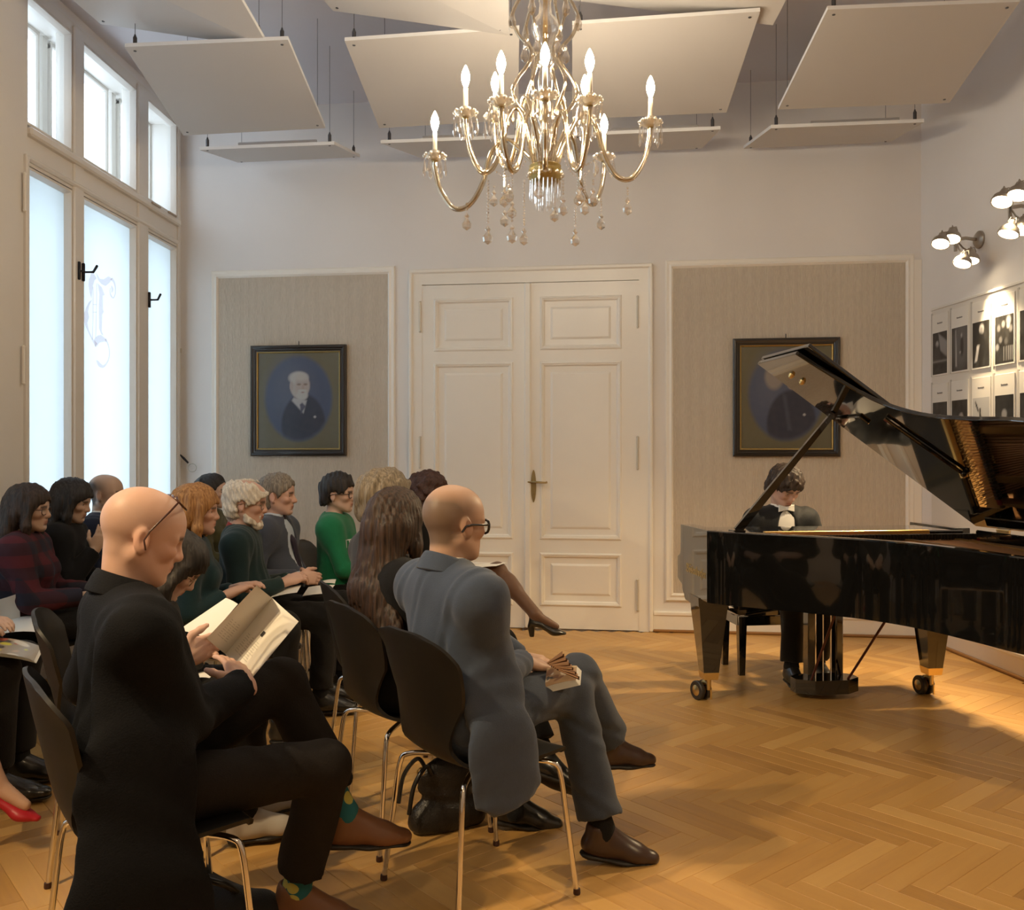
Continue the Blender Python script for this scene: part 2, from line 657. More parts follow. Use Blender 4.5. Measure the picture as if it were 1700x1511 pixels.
def window(n, span, mull, full):
    """span: opening; mull: (left, right) of each mullion; room at -y"""
    u0, u1 = span
    root = bpy.data.objects.new('window_%d' % n, None)
    COL.objects.link(root)
    root.matrix_world = MLEFT
    root['kind'] = 'structure'
    zt0, zt1 = 3.12, 3.40                     # transom
    # outer frame
    f = MB()
    f.box(u0 - 0.02, u0 + 0.02, -0.03, 0.30, WZ[0], WZ[1])
    f.box(u1 - 0.022, u1 + 0.02, -0.03, 0.30, WZ[0], WZ[1])
    f.box(u0, u1, -0.02, 0.30, WZ[1] - 0.05, WZ[1] + 0.02)
    f.box(u0, u1, -0.02, 0.30, WZ[0] - 0.02, WZ[0] + 0.06)
    f.build('window_frame', M_WIN, root)
    t = MB()
    t.box(u0 + .02, u1 - .02, -0.02, 0.12, zt0 + 0.02, zt1 - 0.03)
    t.cbox(u0 + .02, u1 - .02, -0.06, 0.0, zt1 - 0.09, zt1 - 0.035, 0.012)
    t.cbox(u0 + .02, u1 - .02, -0.045, 0.0, zt0 + 0.04, zt0 + 0.075, 0.012)
    t.box(u0 + .02, u1 - .02, 0.20, 0.28, zt0 + 0.05, zt1 - 0.03)
    t.build('transom', M_WIN, root)
    for a, b in mull:
        t = MB()
        t.cbox(a, b, -0.035, 0.10, WZ[0], WZ[1], 0.01)
        t.box((a + b) / 2 - .03, (a + b) / 2 + .03, 0.20, 0.27, WZ[0], WZ[1])
        t.build('mullion', M_WIN, root)
    bays = [u0 + 0.02] + [x for ab in mull for x in ab] + [u1 - 0.022]
    for k in range(len(bays) // 2):
        a, b = bays[2 * k], bays[2 * k + 1]
        for z0, z1, gm in ((WZ[0] + 0.05, zt0 + 0.015, M_FROST), (zt1 - 0.02, WZ[1] - 0.05, M_CLEAR)):
            s = MB()
            s.rects(a, b, z0, z1, [(0, 0.0), (0, 0.018), (0.006, 0.022), (0.018, 0.022), (0.024, 0.004), (0.030, -0.02), (0.030, -0.05), (0.0, -0.05)], fill=False)
            so = s.build('sash', M_WIN, root)
            g = MB(); g.box(a + 0.02, b - 0.02, 0.022, 0.027, z0 + 0.02, z1 - 0.02)
            g.build('pane', gm, so)
            if full:
                s = MB()
                s.rects(a, b, z0, z1, [(0, -0.20), (0.022, -0.20), (0.028, -0.21), (0.030, -0.24), (0.0, -0.24)], fill=False)
                so2 = s.build('outer_sash', M_WIN, root)
    return root
MU = ((lu(115.5), lu(132)), (lu(223), lu(240)))
win1 = window(1, W1, MU, True)
sh = W2[0] - W1[0]
win2 = window(2, W2, tuple((a - 3.0 + 0.35, b - 3.0 + 0.35) for a, b in MU), False)

# window handles, hinges, ring pull
def handle(u, z, pair):
    h = MB()
    h.cbox(u - .010, u + .010, -0.052, -0.034, z - .06, z + .06, .004)
    h.tube([V(u, -.05, z), V(u, -.085, z), V(u + .02, -.10, z + .004), V(u + .07, -.10, z + .055)], [.007, .007, .008, .009], 8)
    if pair:
        h.cbox(u - .06, u - .042, -0.050, -0.034, z - .06, z + .06, .004)
        h.tube([V(u - .05, -.045, z), V(u, -.06, z)], .006, 6)
    h.build('window_handle', M_DARKMETAL, win1, smooth=True)
handle(lu(128), lz(128, 452), True)
handle(lu(239), lz(239, 498), False)
for px, y0, y1 in ((26, 289, 349), (24, 576, 636)):
    h = MB()
    u = lu(px)
    h.tube([V(u, -.055, lz(px, y0)), V(u, -.055, lz(px, y1))], .009, 8)
    h.ball(V(u, -.055, lz(px, y0)), .011); h.ball(V(u, -.055, lz(px, y1)), .011)
    h.build('hinge', M_TRIM, win1, smooth=True)
for px, py in ((247, 342), (274, 357)):
    h = MB(); u, z = on_wall(MLEFT, px, py)
    h.cbox(u - .09, u + .06, -.075, -.06, z - .006, z + .012, .004)
    h.build('catch', mat('worn_steel', (.45, .36, .28), .4, .8), win1)
# near side casing of the window
c = MB()
c.cbox(lu(-30), lu(8), -0.05, 0.02, 0, CEIL, .01)
c.cbox(lu(8), lu(31), -0.035, 0.02, 0, CEIL, .008)
c.cbox(lu(29.5), lu(35), -0.055, 0.02, 0, lz(30, 255), .006)
struct(c.build('trim_1', M_WIN, M=MLEFT))

# mirrored initial on the middle pane, traced as flat film cut-outs
def film():
    S = 1295 / 180.0
    def q(x, y):
        u, z = on_wall(MLEFT, 120 + x / S, 430 + y / S, -0.02)
        return V(u, 0.019, z)
    polys = [
        [(237, 130), (262, 185), (290, 232), (265, 255), (245, 320), (228, 480), (205, 400), (192, 320), (196, 250), (212, 205)],
        [(238, 482), (195, 515), (158, 590), (128, 690), (150, 790), (200, 905), (275, 1052), (300, 1010), (245, 955), (197, 850), (178, 765), (200, 695), (187, 630), (200, 562)],
        [(300, 290), (350, 335), (385, 430), (362, 440), (365, 600), (374, 630), (357, 662), (350, 860), (372, 918), (345, 900), (318, 830), (315, 560), (322, 420)],
        [(278, 155), (330, 238), (375, 242), (430, 207), (480, 235), (440, 288), (395, 324), (345, 300), (305, 250)],
        [(258, 960), (300, 915), (340, 905), (398, 952), (412, 988), (370, 990), (322, 1000), (292, 1045), (272, 1050)],
    ]
    strokes = [
        [(245, 330, 9), (246, 640, 9), (238, 965, 9)], [(292, 290, 9), (286, 640, 9), (278, 945, 9)],
        [(248, 545, 9), (288, 545, 9)], [(248, 635, 9), (288, 635, 9)],
        [(465, 232, 36), (498, 280, 22), (513, 350, 13), (510, 420, 11), (488, 465, 13), (462, 440, 16), (450, 390, 10), (455, 345, 10)],
        [(466, 320, 12), (478, 360, 22), (470, 400, 14)],
        [(395, 955, 22), (425, 1020, 14), (441, 1100, 10), (436, 1180, 12), (412, 1240, 15), (370, 1284, 30), (328, 1268, 40), (300, 1225, 22), (286, 1212, 8)],
    ]
    m = MB()
    for pl in polys:
        m.add([q(x, y) for x, y in pl], [tuple(range(len(pl)))])
    for st in strokes:
        pts = catmull([V(x, y, w_) for x, y, w_ in st], 5) if len(st) > 2 else [V(*s) for s in st]
        L_, R_ = [], []
        for i, p in enumerate(pts):
            a, b = pts[max(0, i - 1)], pts[min(len(pts) - 1, i + 1)]
            d = V(b.x - a.x, b.y - a.y, 0)
            d = d.normalized() if d.length else V(1, 0, 0)
            nrm = V(-d.y, d.x, 0) * max(4, p.z) * 0.5
            L_.append(q(p.x + nrm.x, p.y + nrm.y)); R_.append(q(p.x - nrm.x, p.y - nrm.y))
        n = len(pts)
        m.add(L_ + R_, [(i, i + 1, n + i + 1, n + i) for i in range(n - 1)])
    import bmesh
    o = m.build('letter_film', M_FILM, win1, fix=False)
    bm = bmesh.new(); bm.from_mesh(o.data)
    bmesh.ops.triangulate(bm, faces=bm.faces)
    bm.to_mesh(o.data); bm.free()
film()

# ring pull on a cord beside the window
rp = thing('pull_cord', 'thin pull cord with a dark grip and a ring beside the window', 'cord', M=MLEFT)
m = MB()
u, z = on_wall(MLEFT, 294, 589)
uu = LLEFT - 0.06
zz = [lz(294, 580), lz(294, 755)]
m.cbox(uu - .012, uu + .012, -.03, 0, zz[0] - .03, zz[0] + .01, .003)
m.tube([V(uu, -.02, zz[0]), V(uu, -.02, zz[1])], .0025, 5)
m.build('cord', mat('cord_white', (.6, .57, .5), .7), rp)
m = MB(); m.tube([V(uu, -.02, zz[1]), V(uu, -.05, zz[1] - .03), V(uu, -.09, zz[1] - .07)], [.006, .011, .008], 8)
m.build('grip', M_DARKMETAL, rp, smooth=True)
m = MB(); m.tube([V(uu + .0, -.125 + .035 * math.cos(t), zz[1] - .11 + .035 * math.sin(t)) for t in np.linspace(0, 6.283, 17)[:-1]], .0035, 6, close=True)
m.build('ring', mat('dull_ring', (.45, .42, .36), .4, .6), rp, smooth=True)

# ------------------------------------------------------------------ back wall: panels, mouldings, door, baseboards
def wall_panel(k, x0, x1, yt0, zb):
    u0, u1 = bu(x0), bu(x1)
    zt = yt0
    m = MB(); m.box(u0, u1, -0.004, 0.02, zb, zt)
    o = m.build('wallpaper_panel_%d' % k, M_PAPER, M=MBACK); struct(o)
    o.name = 'wall_back_covering' if k == 1 else 'wall_back_covering.001'
    m = MB()
    m.rects(u0 - .062, u1 + .062, zb - .062, zt + .062, [(0, 0), (0, .014), (.008, .020), (.030, .016), (.046, .022), (.056, .012), (.062, 0.003)], fill=False)
    struct(m.build('trim_%d' % (k + 1), M_TRIM, M=MBACK))
zp = bz(500, 459)
ZB = bz(1300, 988)
wall_panel(1, 363.5, 644, zp, ZB)
wall_panel(2, 1118, 1503, bz(1310, 441), ZB)

BBH = bz(1300, 1019)
dx0, dx1 = bu(680), bu(1084)
def baseboard(nm, M, a, b):
    m = MB()
    m.box(a, b, -0.020, 0.01, 0, BBH - .03)
    m.cbox(a, b, -0.028, 0.01, BBH - .035, BBH, .008)
    m.mi = 1
    m.cbox(a, b, -0.040, 0.0, 0, 0.022, .006)
    struct(m.build(nm, [M_TRIM, mat('oak_strip', (.30, .15, .05), .4)], M=M))
baseboard('baseboard_back', MBACK, dx1, LBACK)
baseboard('baseboard_left', MBACK, 0, dx0)
baseboard('baseboard_right', MRIGHT, 0, LRIGHT)
# plain pilaster strip beside the right corner
m = MB(); m.box(bu(1516), LBACK, -0.015, 0.01, BBH, bz(1520, 432))
struct(m.build('trim_4', M_TRIM, M=MBACK))

# door
dr = bpy.data.objects.new('door_1', None); COL.objects.link(dr); dr.matrix_world = MBACK; dr['kind'] = 'structure'
ztop = bz(880, 444)
m = MB()
# casing: left, right, head
cw = bu(702) - dx0
def casing(m, a, b, z0, z1, horiz=False):
    m.box(a, b, -0.03, 0.0, z0, z1)
m.box(dx0, dx0 + cw, -.032, 0, 0, ztop); m.box(dx1 - cw, dx1, -.032, 0, 0, ztop)
m.box(dx0 + cw, dx1 - cw, -.032, 0, bz(880, 470), ztop)
m.cbox(dx0, dx0 + .035, -.05, 0, 0, ztop, .01); m.cbox(dx1 - .035, dx1, -.05, 0, 0, ztop, .01)
m.cbox(dx0 + .002, dx1 - .002, -.052, 0, ztop - .035, ztop + .002, .01)
m.build('door_casing', M_TRIM, dr)
zl = bz(880, 471)
xm0, xm1 = bu(874), bu(881.5)
PROF = [(0, .028), (.006, .038), (.016, .040), (.022, .034), (.028, .034), (.034, .026), (.040, .018), (.085, .016), (.098, .024), (.104, .026)]
for nm, a, b, pa, pb in (('leaf', dx0 + cw, xm0, bu(721.5), bu(852.5)), ('leaf', xm1, dx1 - cw, bu(897), bu(1032))):
    m = MB()
    # stiles and rails as a slab with three raised-and-fielded panels
    zs = [(bz(965, 581), bz(965, 492)), (bz(965, 896), bz(965, 600)), (bz(965, 1006), bz(965, 918))]
    cuts = sorted([(z0, z1) for z0, z1 in zs])
    m.box(a, pa, -.028, 0, 0.008, zl); m.box(pb, b, -.028, 0, 0.008, zl)
    prev = 0.008
    for z0, z1 in cuts:
        m.box(pa, pb, -.028, 0, prev, z0); prev = z1
    m.box(pa, pb, -.028, 0, prev, zl)
    lf = m.build(nm, M_TRIM, dr)
    for z0, z1 in cuts:
        q = MB(); q.rects(pa, pb, z0, z1, PROF)
        q.build('door_panel', M_TRIM, lf)
m = MB(); m.cbox(xm0 - .012, xm1 + .004, -.052, 0, 0.008, zl, .010); m.build('astragal', M_TRIM, dr)
M_HINGE = mat('painted_hinge', (.62, .57, .48), .4, .2)
for px, ys in ((699, ((503, 551), (726, 776))), (1058.5, ((494, 544), (726, 778), (962, 1012)))):
    for y0, y1 in ys:
        m = MB(); u = bu(px)
        m.tube([V(u, -.038, bz(px, y0)), V(u, -.038, bz(px, y1))], .008, 8)
        m.ball(V(u, -.038, bz(px, y0)), .010); m.ball(V(u, -.038, bz(px, y1)), .010)
        m.build('hinge', M_HINGE, dr, smooth=True)
m = MB(); u = bu(886.5); z0, z1 = bz(886, 834), bz(886, 780)
ol = []
for t in range(24):
    a_ = t / 24 * 2 * math.pi
    ol.append((u + .021 * math.cos(a_) * (1 - .25 * abs(math.sin(a_)) ** 3), (z0 + z1) / 2 + (z1 - z0) / 2 * math.sin(a_)))
R90 = Matrix.Rotation(math.radians(90), 4, 'X')
m.prism(ol, .028, .036, R90)
zh = bz(886, 800)
m.tube([V(u, -.036, zh), V(u, -.075, zh), V(u + .02, -.082, zh), V(u + .10, -.080, zh - .004), V(u + .115, -.078, zh)], [.012, .009, .009, .008, .009], 10)
m.tube([V(u - .045, -.05, zh), V(u, -.06, zh)], [.006, .008], 8)
m.ball(V(u, -.038, zh - .09), .008)
m.build('door_handle', mat('aged_brass', (.42, .33, .17), .35, 1.0), dr, smooth=True)

# ------------------------------------------------------------------ courtyard building outside the window
M_FAC = mat('courtyard_render', (.86, .87, .86), .9, noise=.05, nscale=2)
cb = thing('courtyard_building', 'pale courtyard house seen bright through the upper window panes', 'building')
m = MB(); m.box(-7.4, -7.1, 2, 22, -2, 7.2); m.box(-7.5, -6.75, 2, 22, 6.1, 6.35)
m.build('facade', M_FAC, cb)
for y in (6.2, 9.0, 11.8, 14.6):
    m = MB(); m.rects(0, 1.3, 0, 2.3, [(0, 0), (0, .08), (.12, .08), (.14, 0), (.14, -.05)], M=Matrix.Translation((-7.1, y + 1.3, 3.2)) @ Matrix.Rotation(math.radians(90), 4, 'Z') @ Matrix.Diagonal((1, 1, 1, 1)) if False else Matrix.Translation((-7.1, y, 3.2)) @ Matrix.Rotation(math.radians(90), 4, 'Z'))
    fo = m.build('window', mat('facade_window', (.62, .66, .70), .4), cb)
m = MB(); m.box(-7.1, -3.6, 15, 15.3, -2, 5.6); m.box(-7.1, -3.6, 14.9, 15.3, 4.6, 4.75); m.build('cross_wing', M_FAC, cb)
# ------------------------------------------------------------------ ceiling sails
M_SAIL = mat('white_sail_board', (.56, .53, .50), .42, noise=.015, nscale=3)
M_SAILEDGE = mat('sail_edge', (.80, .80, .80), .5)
M_WIRE = mat('steel_wire', (.30, .30, .32), .4, .9)
M_GRIP = mat('wire_gripper', (.10, .10, .11), .4, .7)
def PZ(px, py, z):
    return P(px, py, (z - EYE) * FPX / (CY - py))
def sail(label, nl, nr, fr_, fl_, batten=False):
    c = [PZ(*q) for q in (nl, nr, fr_, fl_)]
    mid = sum(c, V(0, 0, 0)) / 4
    root = thing('ceiling_sail', label, 'acoustic panel', mid, group='white acoustic sails under the ceiling')
    T = Matrix.Translation(-mid)
    n = (c[1] - c[0]).cross(c[3] - c[0]).normalized()
    if n.z < 0: n = -n
    th = 0.022
    m = MB()
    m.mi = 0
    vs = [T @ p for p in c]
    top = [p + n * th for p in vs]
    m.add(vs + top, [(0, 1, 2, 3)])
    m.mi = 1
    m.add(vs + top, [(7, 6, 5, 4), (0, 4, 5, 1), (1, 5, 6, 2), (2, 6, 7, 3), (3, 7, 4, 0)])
    # four countersunk screws
    ins = []
    for i in range(4):
        a = (vs[(i + 1) % 4] - vs[i]).normalized() + (vs[(i - 1) % 4] - vs[i]).normalized()
        ins.append(vs[i] + a * 0.045)
    m.build('board', [M_SAIL, M_SAILEDGE], root)
    for p in ins:
        s = MB(); s.lathe([(.008, -.003), (.009, .0)], 8, Matrix.Translation(p))
        s.build('screw', M_GRIP, root)
        s = MB(); s.tube([p + V(0, 0, .02), V(p.x, p.y, CEIL - mid.z + .01)], .0022, 5)
        wr = s.build('wire', M_WIRE, root)
        s = MB(); s.lathe([(.005, .02), (.012, .025), (.012, .075), (.007, .085), (.004, .095)], 8, Matrix.Translation(p))
        s.build('gripper', M_GRIP, wr)
    if batten:
        s = MB()
        a, b = top[0].lerp(top[1], .28), top[0].lerp(top[1], .86)
        d = (vs[3] - vs[0]).normalized() * .06
        s.tube([a + d + n * .012, b + d + n * .012], .014, 6)
        s.build('batten', mat('grey_batten', (.42, .40, .39), .6), root)
sail('white ceiling sail nearest the window, cut off by the picture top', (-60, -155, 3.95), (309, -160, 3.92), (447, 80, 3.72), (167, 40, 3.92))
sail('white tilted ceiling sail beside the window, below and behind the nearest one', (207, 78, 3.72), (478, 66, 3.72), (540, 213, 3.60), (304, 225, 3.60))
sail('small-looking flat sail above the left wallpaper panel, next to the window', (331, 249, 3.60), (555, 240, 3.60), (598, 261, 3.80), (395, 270, 3.80), True)
sail('white ceiling sail over the picture top, just left of the chandelier rod', (393, -162, 3.95), (842, -150, 3.80), (845, 59, 3.72), (553, 18, 3.92))
sail('white ceiling sail over the picture top, just right of the chandelier rod', (957, -160, 3.95), (1382, -147, 3.90), (1283, 42, 3.75), (952, 1, 3.92))
sail('broad white ceiling sail behind the left candles of the chandelier', (572, 68, 3.75), (862, 48, 3.75), (860, 199, 3.60), (630, 213, 3.60))
sail('broad white ceiling sail behind the right candles of the chandelier', (950, 41, 3.75), (1262, 19, 3.75), (1206, 187, 3.60), (950, 198, 3.60))
sail('warm-lit white ceiling sail near the right wall, above the piano', (1374, 16, 3.75), (1693, 3, 3.75), (1576, 171, 3.60), (1292, 182, 3.60))
sail('edge-on sail by the back wall, left half behind the chandelier candles', (632, 238, 3.60), (868, 229, 3.60), (868, 258, 3.75), (700, 263, 3.75), True)
sail('edge-on sail by the back wall above the door, right of the chandelier column', (948, 226, 3.60), (1196, 215, 3.60), (1165, 247, 3.75), (945, 255, 3.75), True)
sail('edge-on sail by the back wall in the right corner, above the right portrait', (1280, 213, 3.60), (1534, 203, 3.60), (1478, 236, 3.74), (1234, 247, 3.74), True)

# ------------------------------------------------------------------ chandelier
def crystal(name, tint, fac, rough=.04):
    m = bpy.data.materials.new(name); m.use_nodes = True
    nt = m.node_tree; nt.nodes.remove(nt.nodes['Principled BSDF'])
    out = nt.nodes['Material Output']
    tr = nt.nodes.new('ShaderNodeBsdfTransparent'); tr.inputs['Color'].default_value = (*[min(1, .5 + .5 * t) for t in tint], 1)
    gl = nt.nodes.new('ShaderNodeBsdfGlossy'); gl.inputs['Color'].default_value = (*tint, 1); gl.inputs['Roughness'].default_value = rough
    lw = nt.nodes.new('ShaderNodeLayerWeight'); lw.inputs['Blend'].default_value = .45
    mr = nt.nodes.new('ShaderNodeMapRange'); mr.inputs['To Min'].default_value = fac; mr.inputs['To Max'].default_value = .9
    mx = nt.nodes.new('ShaderNodeMixShader')
    nt.links.new(lw.outputs['Facing'], mr.inputs['Value']); nt.links.new(mr.outputs['Result'], mx.inputs[0])
    nt.links.new(tr.outputs[0], mx.inputs[1]); nt.links.new(gl.outputs[0], mx.inputs[2]); nt.links.new(mx.outputs[0], out.inputs[0])
    return m
M_CRYS = crystal('cut_crystal', (.98, .95, .90), .28)
M_GARM = crystal('gilt_glass_tube', (.80, .72, .58), .42, .10)
M_MILK = crystal('pressed_glass', (1, .96, .88), .55, .30)
M_CANDLE = mat('ivory_candle_sleeve', (.86, .78, .60), .4)
M_BULB = mat('lit_bulb', (1, .9, .7), .3, emit=(1.0, .83, .60), estr=165)
CHX, CHY = 0.153, 4.20
ch = thing('chandelier', 'lit crystal chandelier with glass arms, candle bulbs and hanging prisms', 'chandelier', (CHX, CHY, 2.70))
def zc(py, d=CHY): return EYE + (CY - py) / FPX * d - 2.70
k = CHY / FPX
# column of glass pieces on a rod
prof = [(.006, -.04), (.03, -.035), (.035, .0), (.03, .03), (.042, .06), (.05, .10), (.042, .14), (.03, .17), (.036, .20), (.055, .225), (.06, .25), (.05, .275), (.028, .29),
        (.024, .33), (.030, .37), (.034, .42), (.030, .46), (.024, .48), (.040, .50), (.044, .53), (.034, .56), (.028, .58), (.044, .61), (.062, .64), (.066, .67), (.058, .70), (.032, .73),
        (.026, .78), (.04, .82), (.05, .86), (.03, .90), (.02, .95), (.006, .97)]
m = MB(); m.lathe(prof, 20); m.build('glass_column', M_CRYS, ch, smooth=50)
m = MB(); m.lathe([(.011, -.05), (.011, CEIL - 2.70)], 10); m.lathe([(.011, CEIL - 2.80), (.06, CEIL - 2.76), (.07, CEIL - 2.70)], 16); m.build('rod', M_BRASS, ch, smooth=40)
# brass hub
m = MB(); m.lathe([(.02, -.055), (.055, -.05), (.072, -.03), (.076, -.005), (.078, .0), (.078, .012), (.070, .016), (.074, .03), (.064, .036), (.02, .04)], 24)
m.build('hub', mat('hub_brass', (.48, .36, .14), .35, 1.0, bump=.3, bscale=90), ch, smooth=40)
m = MB()
for a in np.linspace(0, 2 * math.pi, 15)[:-1]:
    m.ball(V(.078 * math.cos(a), .078 * math.sin(a), -.012), .012, 6, 5)
m.build('hub_beads', M_CRYS, ch, smooth=60)
m = MB()
for r_, n_, l_, z_ in ((.070, 22, .085, -.04), (.045, 14, .115, -.05), (.02, 6, .13, -.05)):
    for a in np.linspace(0, 2 * math.pi, n_ + 1)[:-1]:
        m.tube([V(r_ * math.cos(a), r_ * math.sin(a), z_), V(r_ * math.cos(a), r_ * math.sin(a), z_ - l_ * .8), V(r_ * math.cos(a), r_ * math.sin(a), z_ - l_)], [.0035, .0045, .001], 5)
fr2 = m.build('prism_fringe', M_CRYS, ch); fr2['kind'] = 'stuff'

drop_me = None
def drop(parent, p, ln, r):
    m = MB(); m.lathe([(.001, 0), (r * .45, -ln * .12), (r * .35, -ln * .2), (r, -ln * .72), (r * .8, -ln * .86), (.001, -ln)], 6, Matrix.Translation(p))
    return m.build('prism', M_CRYS, parent)
def strand(p, ln, pend=.085):
    m = MB()
    n = max(1, int((ln - pend) / .014))
    for i in range(n):
        m.ball(p + V(0, 0, -.014 * i), .0062, 6, 4)
    q = p + V(0, 0, -.014 * n)
    m.lathe([(.001, 0), (.013, -.018), (.006, -.028), (.023, -pend * .62), (.020, -pend * .85), (.001, -pend)], 8, Matrix.Translation(q))
    o = m.build('crystal_strand', M_CRYS, ch); o['kind'] = 'stuff'

bulbs = [  # bulb px, py, distance
    (722, 203, 4.36), (773, 128, 4.12), (832, 105, 3.84), (822, 138, 4.42), (905, 92, 3.72), (979, 102, 3.82), (971, 142, 4.45), (1080, 145, 4.20), (1003, 207, 4.60), (902, 168, 4.72)]
org = V(CHX, CHY, 2.70)
for bi, (px, py, d) in enumerate(bulbs):
    b = P(px, py, d) - org
    cup = b + V(0, 0, -.175)
    rad = V(b.x, b.y, 0); R_ = rad.length; ra = rad / R_
    def q(t, z): return ra * (R_ * t) + V(0, 0, z)
    zc_ = cup.z
    pts = [ra * .05 + V(0, 0, .0), ra * .062 + V(0, 0, .06), q(.24, .06 + .6 * max(zc_, .02)), q(.36, zc_ + .055), q(.48, zc_ - .0), q(.56, zc_ - .14), q(.68, zc_ - .235), q(.82, zc_ - .245), q(.94, zc_ - .16), q(.995, zc_ - .06), q(1.0, zc_ - .005)]
    m = MB(); m.tube(catmull(pts, 5), .0125, 8)
    arm = m.build('arm', M_GARM, ch, smooth=60)
    m = MB(); m.tube(catmull(pts, 4), .0035, 5); m.build('gilt_core', M_OLDBRASS, arm, smooth=60)
    T = Matrix.Translation(cup)
    m = MB(); m.lathe([(.012, -.012), (.03, -.004), (.048, .012), (.050, .016), (.044, .014), (.022, .004), (.017, .012), (.024, .03), (.026, .036), (.018, .034), (.012, .03)], 16, T)
    for a in np.linspace(0, 2 * math.pi, 11)[:-1]:
        m.ball(cup + V(.050 * math.cos(a), .050 * math.sin(a), .014), .009, 6, 4)
    m.build('drip_pan', M_MILK, arm, smooth=50)
    m = MB(); m.lathe([(.010, .02), (.0115, .022), (.0105, .125), (.008, .128)], 12, T); m.build('candle_sleeve', M_CANDLE, arm, smooth=40)
    m = MB(); m.lathe([(.006, -.045), (.011, -.038), (.018, -.015), (.0195, .002), (.016, .022), (.009, .040), (.003, .052), (.001, .054)], 12, Matrix.Translation(b)); m.build('bulb', M_BULB, arm, smooth=60)
    m = MB(); m.lathe([(.014, -.012), (.018, -.004), (.010, -.022)], 10, T); m.build('socket', M_OLDBRASS, arm)
    for a in np.linspace(0, 2 * math.pi, 7)[:-1] + bi:
        drop(arm, cup + V(.050 * math.cos(a), .050 * math.sin(a), .004), .10 if bi % 2 else .09, .0095)
# cage of S shaped glass tubes
for i, a in enumerate(np.radians([5, 62, 125, 183, 245, 305])):
    ra = V(math.cos(a), math.sin(a), 0)
    pts = [ra * (r * k) + V(0, 0, zc(y)) for r, y in ((30, 192), (46, 172), (54, 152), (46, 132), (33, 114), (24, 97), (28, 78), (46, 56), (55, 30), (48, 8), (38, -10), (44, -30))]
    m = MB(); m.tube(catmull(pts, 5), .0085, 8); cg = m.build('cage_tube', M_GARM, ch, smooth=60)
    m = MB(); m.ball(pts[6] + ra * .012, .014, 8, 6); m.build('glass_knot', M_CRYS, cg, smooth=60)
    for pt, ln in ((pts[6] + ra * .018, .075), (pts[8] * 1.0 + V(0, 0, .03), .085)):
        m = MB(); m.lathe([(.001, 0), (.008, -.01), (.019, -ln * .6), (.015, -ln * .85), (.001, -ln)], 8, Matrix.Translation(pt) @ Matrix.Diagonal((1, .6, 1, 1)))
        m.build('leaf_drop', M_CRYS, cg)
for px, y0, y1, dd in ((775, 338, 388, .1), (810, 300, 405, -.2), (838, 290, 385, .2), (850, 350, 402, -.3), (870, 300, 415, .15), (935, 300, 360, -.2), (955, 345, 412, .1), (998, 330, 388, .3), (1042, 312, 358, .0), (985, 300, 345, -.25), (820, 310, 350, .3), (960, 290, 350, .3), (845, 300, 340, -.1)):
    p = P(px, y0, CHY + dd) - org
    strand(p, (y1 - y0) * k)
for a in np.radians([20, 75, 140, 200, 260, 320]):
    strand(V(.20 * math.cos(a), .20 * math.sin(a), .02), .20)
    p0 = V(.075 * math.cos(a), .075 * math.sin(a), .13); p1 = V(.27 * math.cos(a + .3), .27 * math.sin(a + .3), .06)
    m = MB()
    for t in np.linspace(0, 1, 18):
        m.ball(p0.lerp(p1, t) + V(0, 0, -.16 * 4 * t * (1 - t) * .5), .0055, 6, 4)
    o = m.build('bead_swag', M_CRYS, ch); o['kind'] = 'stuff'

# ------------------------------------------------------------------ wall spot lamps
M_SPOT = mat('spot_housing', (.42, .38, .33), .35, .8)
M_LENS = mat('lit_lens', (1, .9, .7), .3, emit=(1.0, .80, .52), estr=14)
def wall_spot(label, mount, heads, aim):
    u, z = on_wall(MRIGHT, *mount)
    base = MRIGHT @ V(u, 0, z)
    nrm = -(MRIGHT.to_3x3() @ V(0, 1, 0))
    root = thing('wall_spot_lamp', label, 'lamp', base, group='four-headed wall spot lamps on the right wall')
    Rn = nrm.to_track_quat('Z', 'Y').to_matrix().to_4x4()
    m = MB(); m.lathe([(.06, 0), (.06, .012), (.045, .025), (.015, .03)], 20, Rn); m.build('wall_plate', M_SPOT, root, smooth=40)
    hub = nrm * .17
    m = MB(); m.tube([nrm * .02, nrm * .10 + V(0, 0, .01), hub], .012, 8); m.tube([hub + V(0, 0, .06), hub + V(0, 0, -.08)], .012, 8)
    m.build('bracket', M_SPOT, root, smooth=40)
    for (px, py, d), tg in zip(heads, aim):
        p = P(px, py, d) - base
        dr_ = (Vector(tg) - base - p).normalized()
        Rh = (dr_ * .35 + V(-.25, -.2, -.8)).normalized().to_track_quat('Z', 'Y').to_matrix().to_4x4()
        T = Matrix.Translation(p) @ Rh
        m = MB(); m.lathe([(.012, -.075), (.022, -.07), (.030, -.045), (.052, -.02), (.058, .0), (.058, .012), (.053, .012), (.053, .0)], 20, T)
        for a in (0, math.pi / 2):
            m.tube([T @ V(.03 * math.cos(a), .03 * math.sin(a), -.05), T @ V(.02 * math.cos(a), .02 * math.sin(a), -.085), T @ V(-.02 * math.cos(a), -.02 * math.sin(a), -.085), T @ V(-.03 * math.cos(a), -.03 * math.sin(a), -.05)], .003, 5)
        h = m.build('spot_head', M_SPOT, root, smooth=40)
        m = MB(); m.lathe([(.0505, .001), (.04, .004), (.001, .006)], 20, T); m.build('lens', M_LENS, h, smooth=60)
        m = MB(); m.tube([p + T.to_3x3() @ V(0, 0, -.05), (p + hub) / 2 + V(0, 0, .01), hub], .006, 6); m.build('stay', M_SPOT, h)
        lp = base + p + dr_ * .03
        lamp('spot_beam', 'SPOT', lp, 95, WARM, .03, tg, 75, .8)
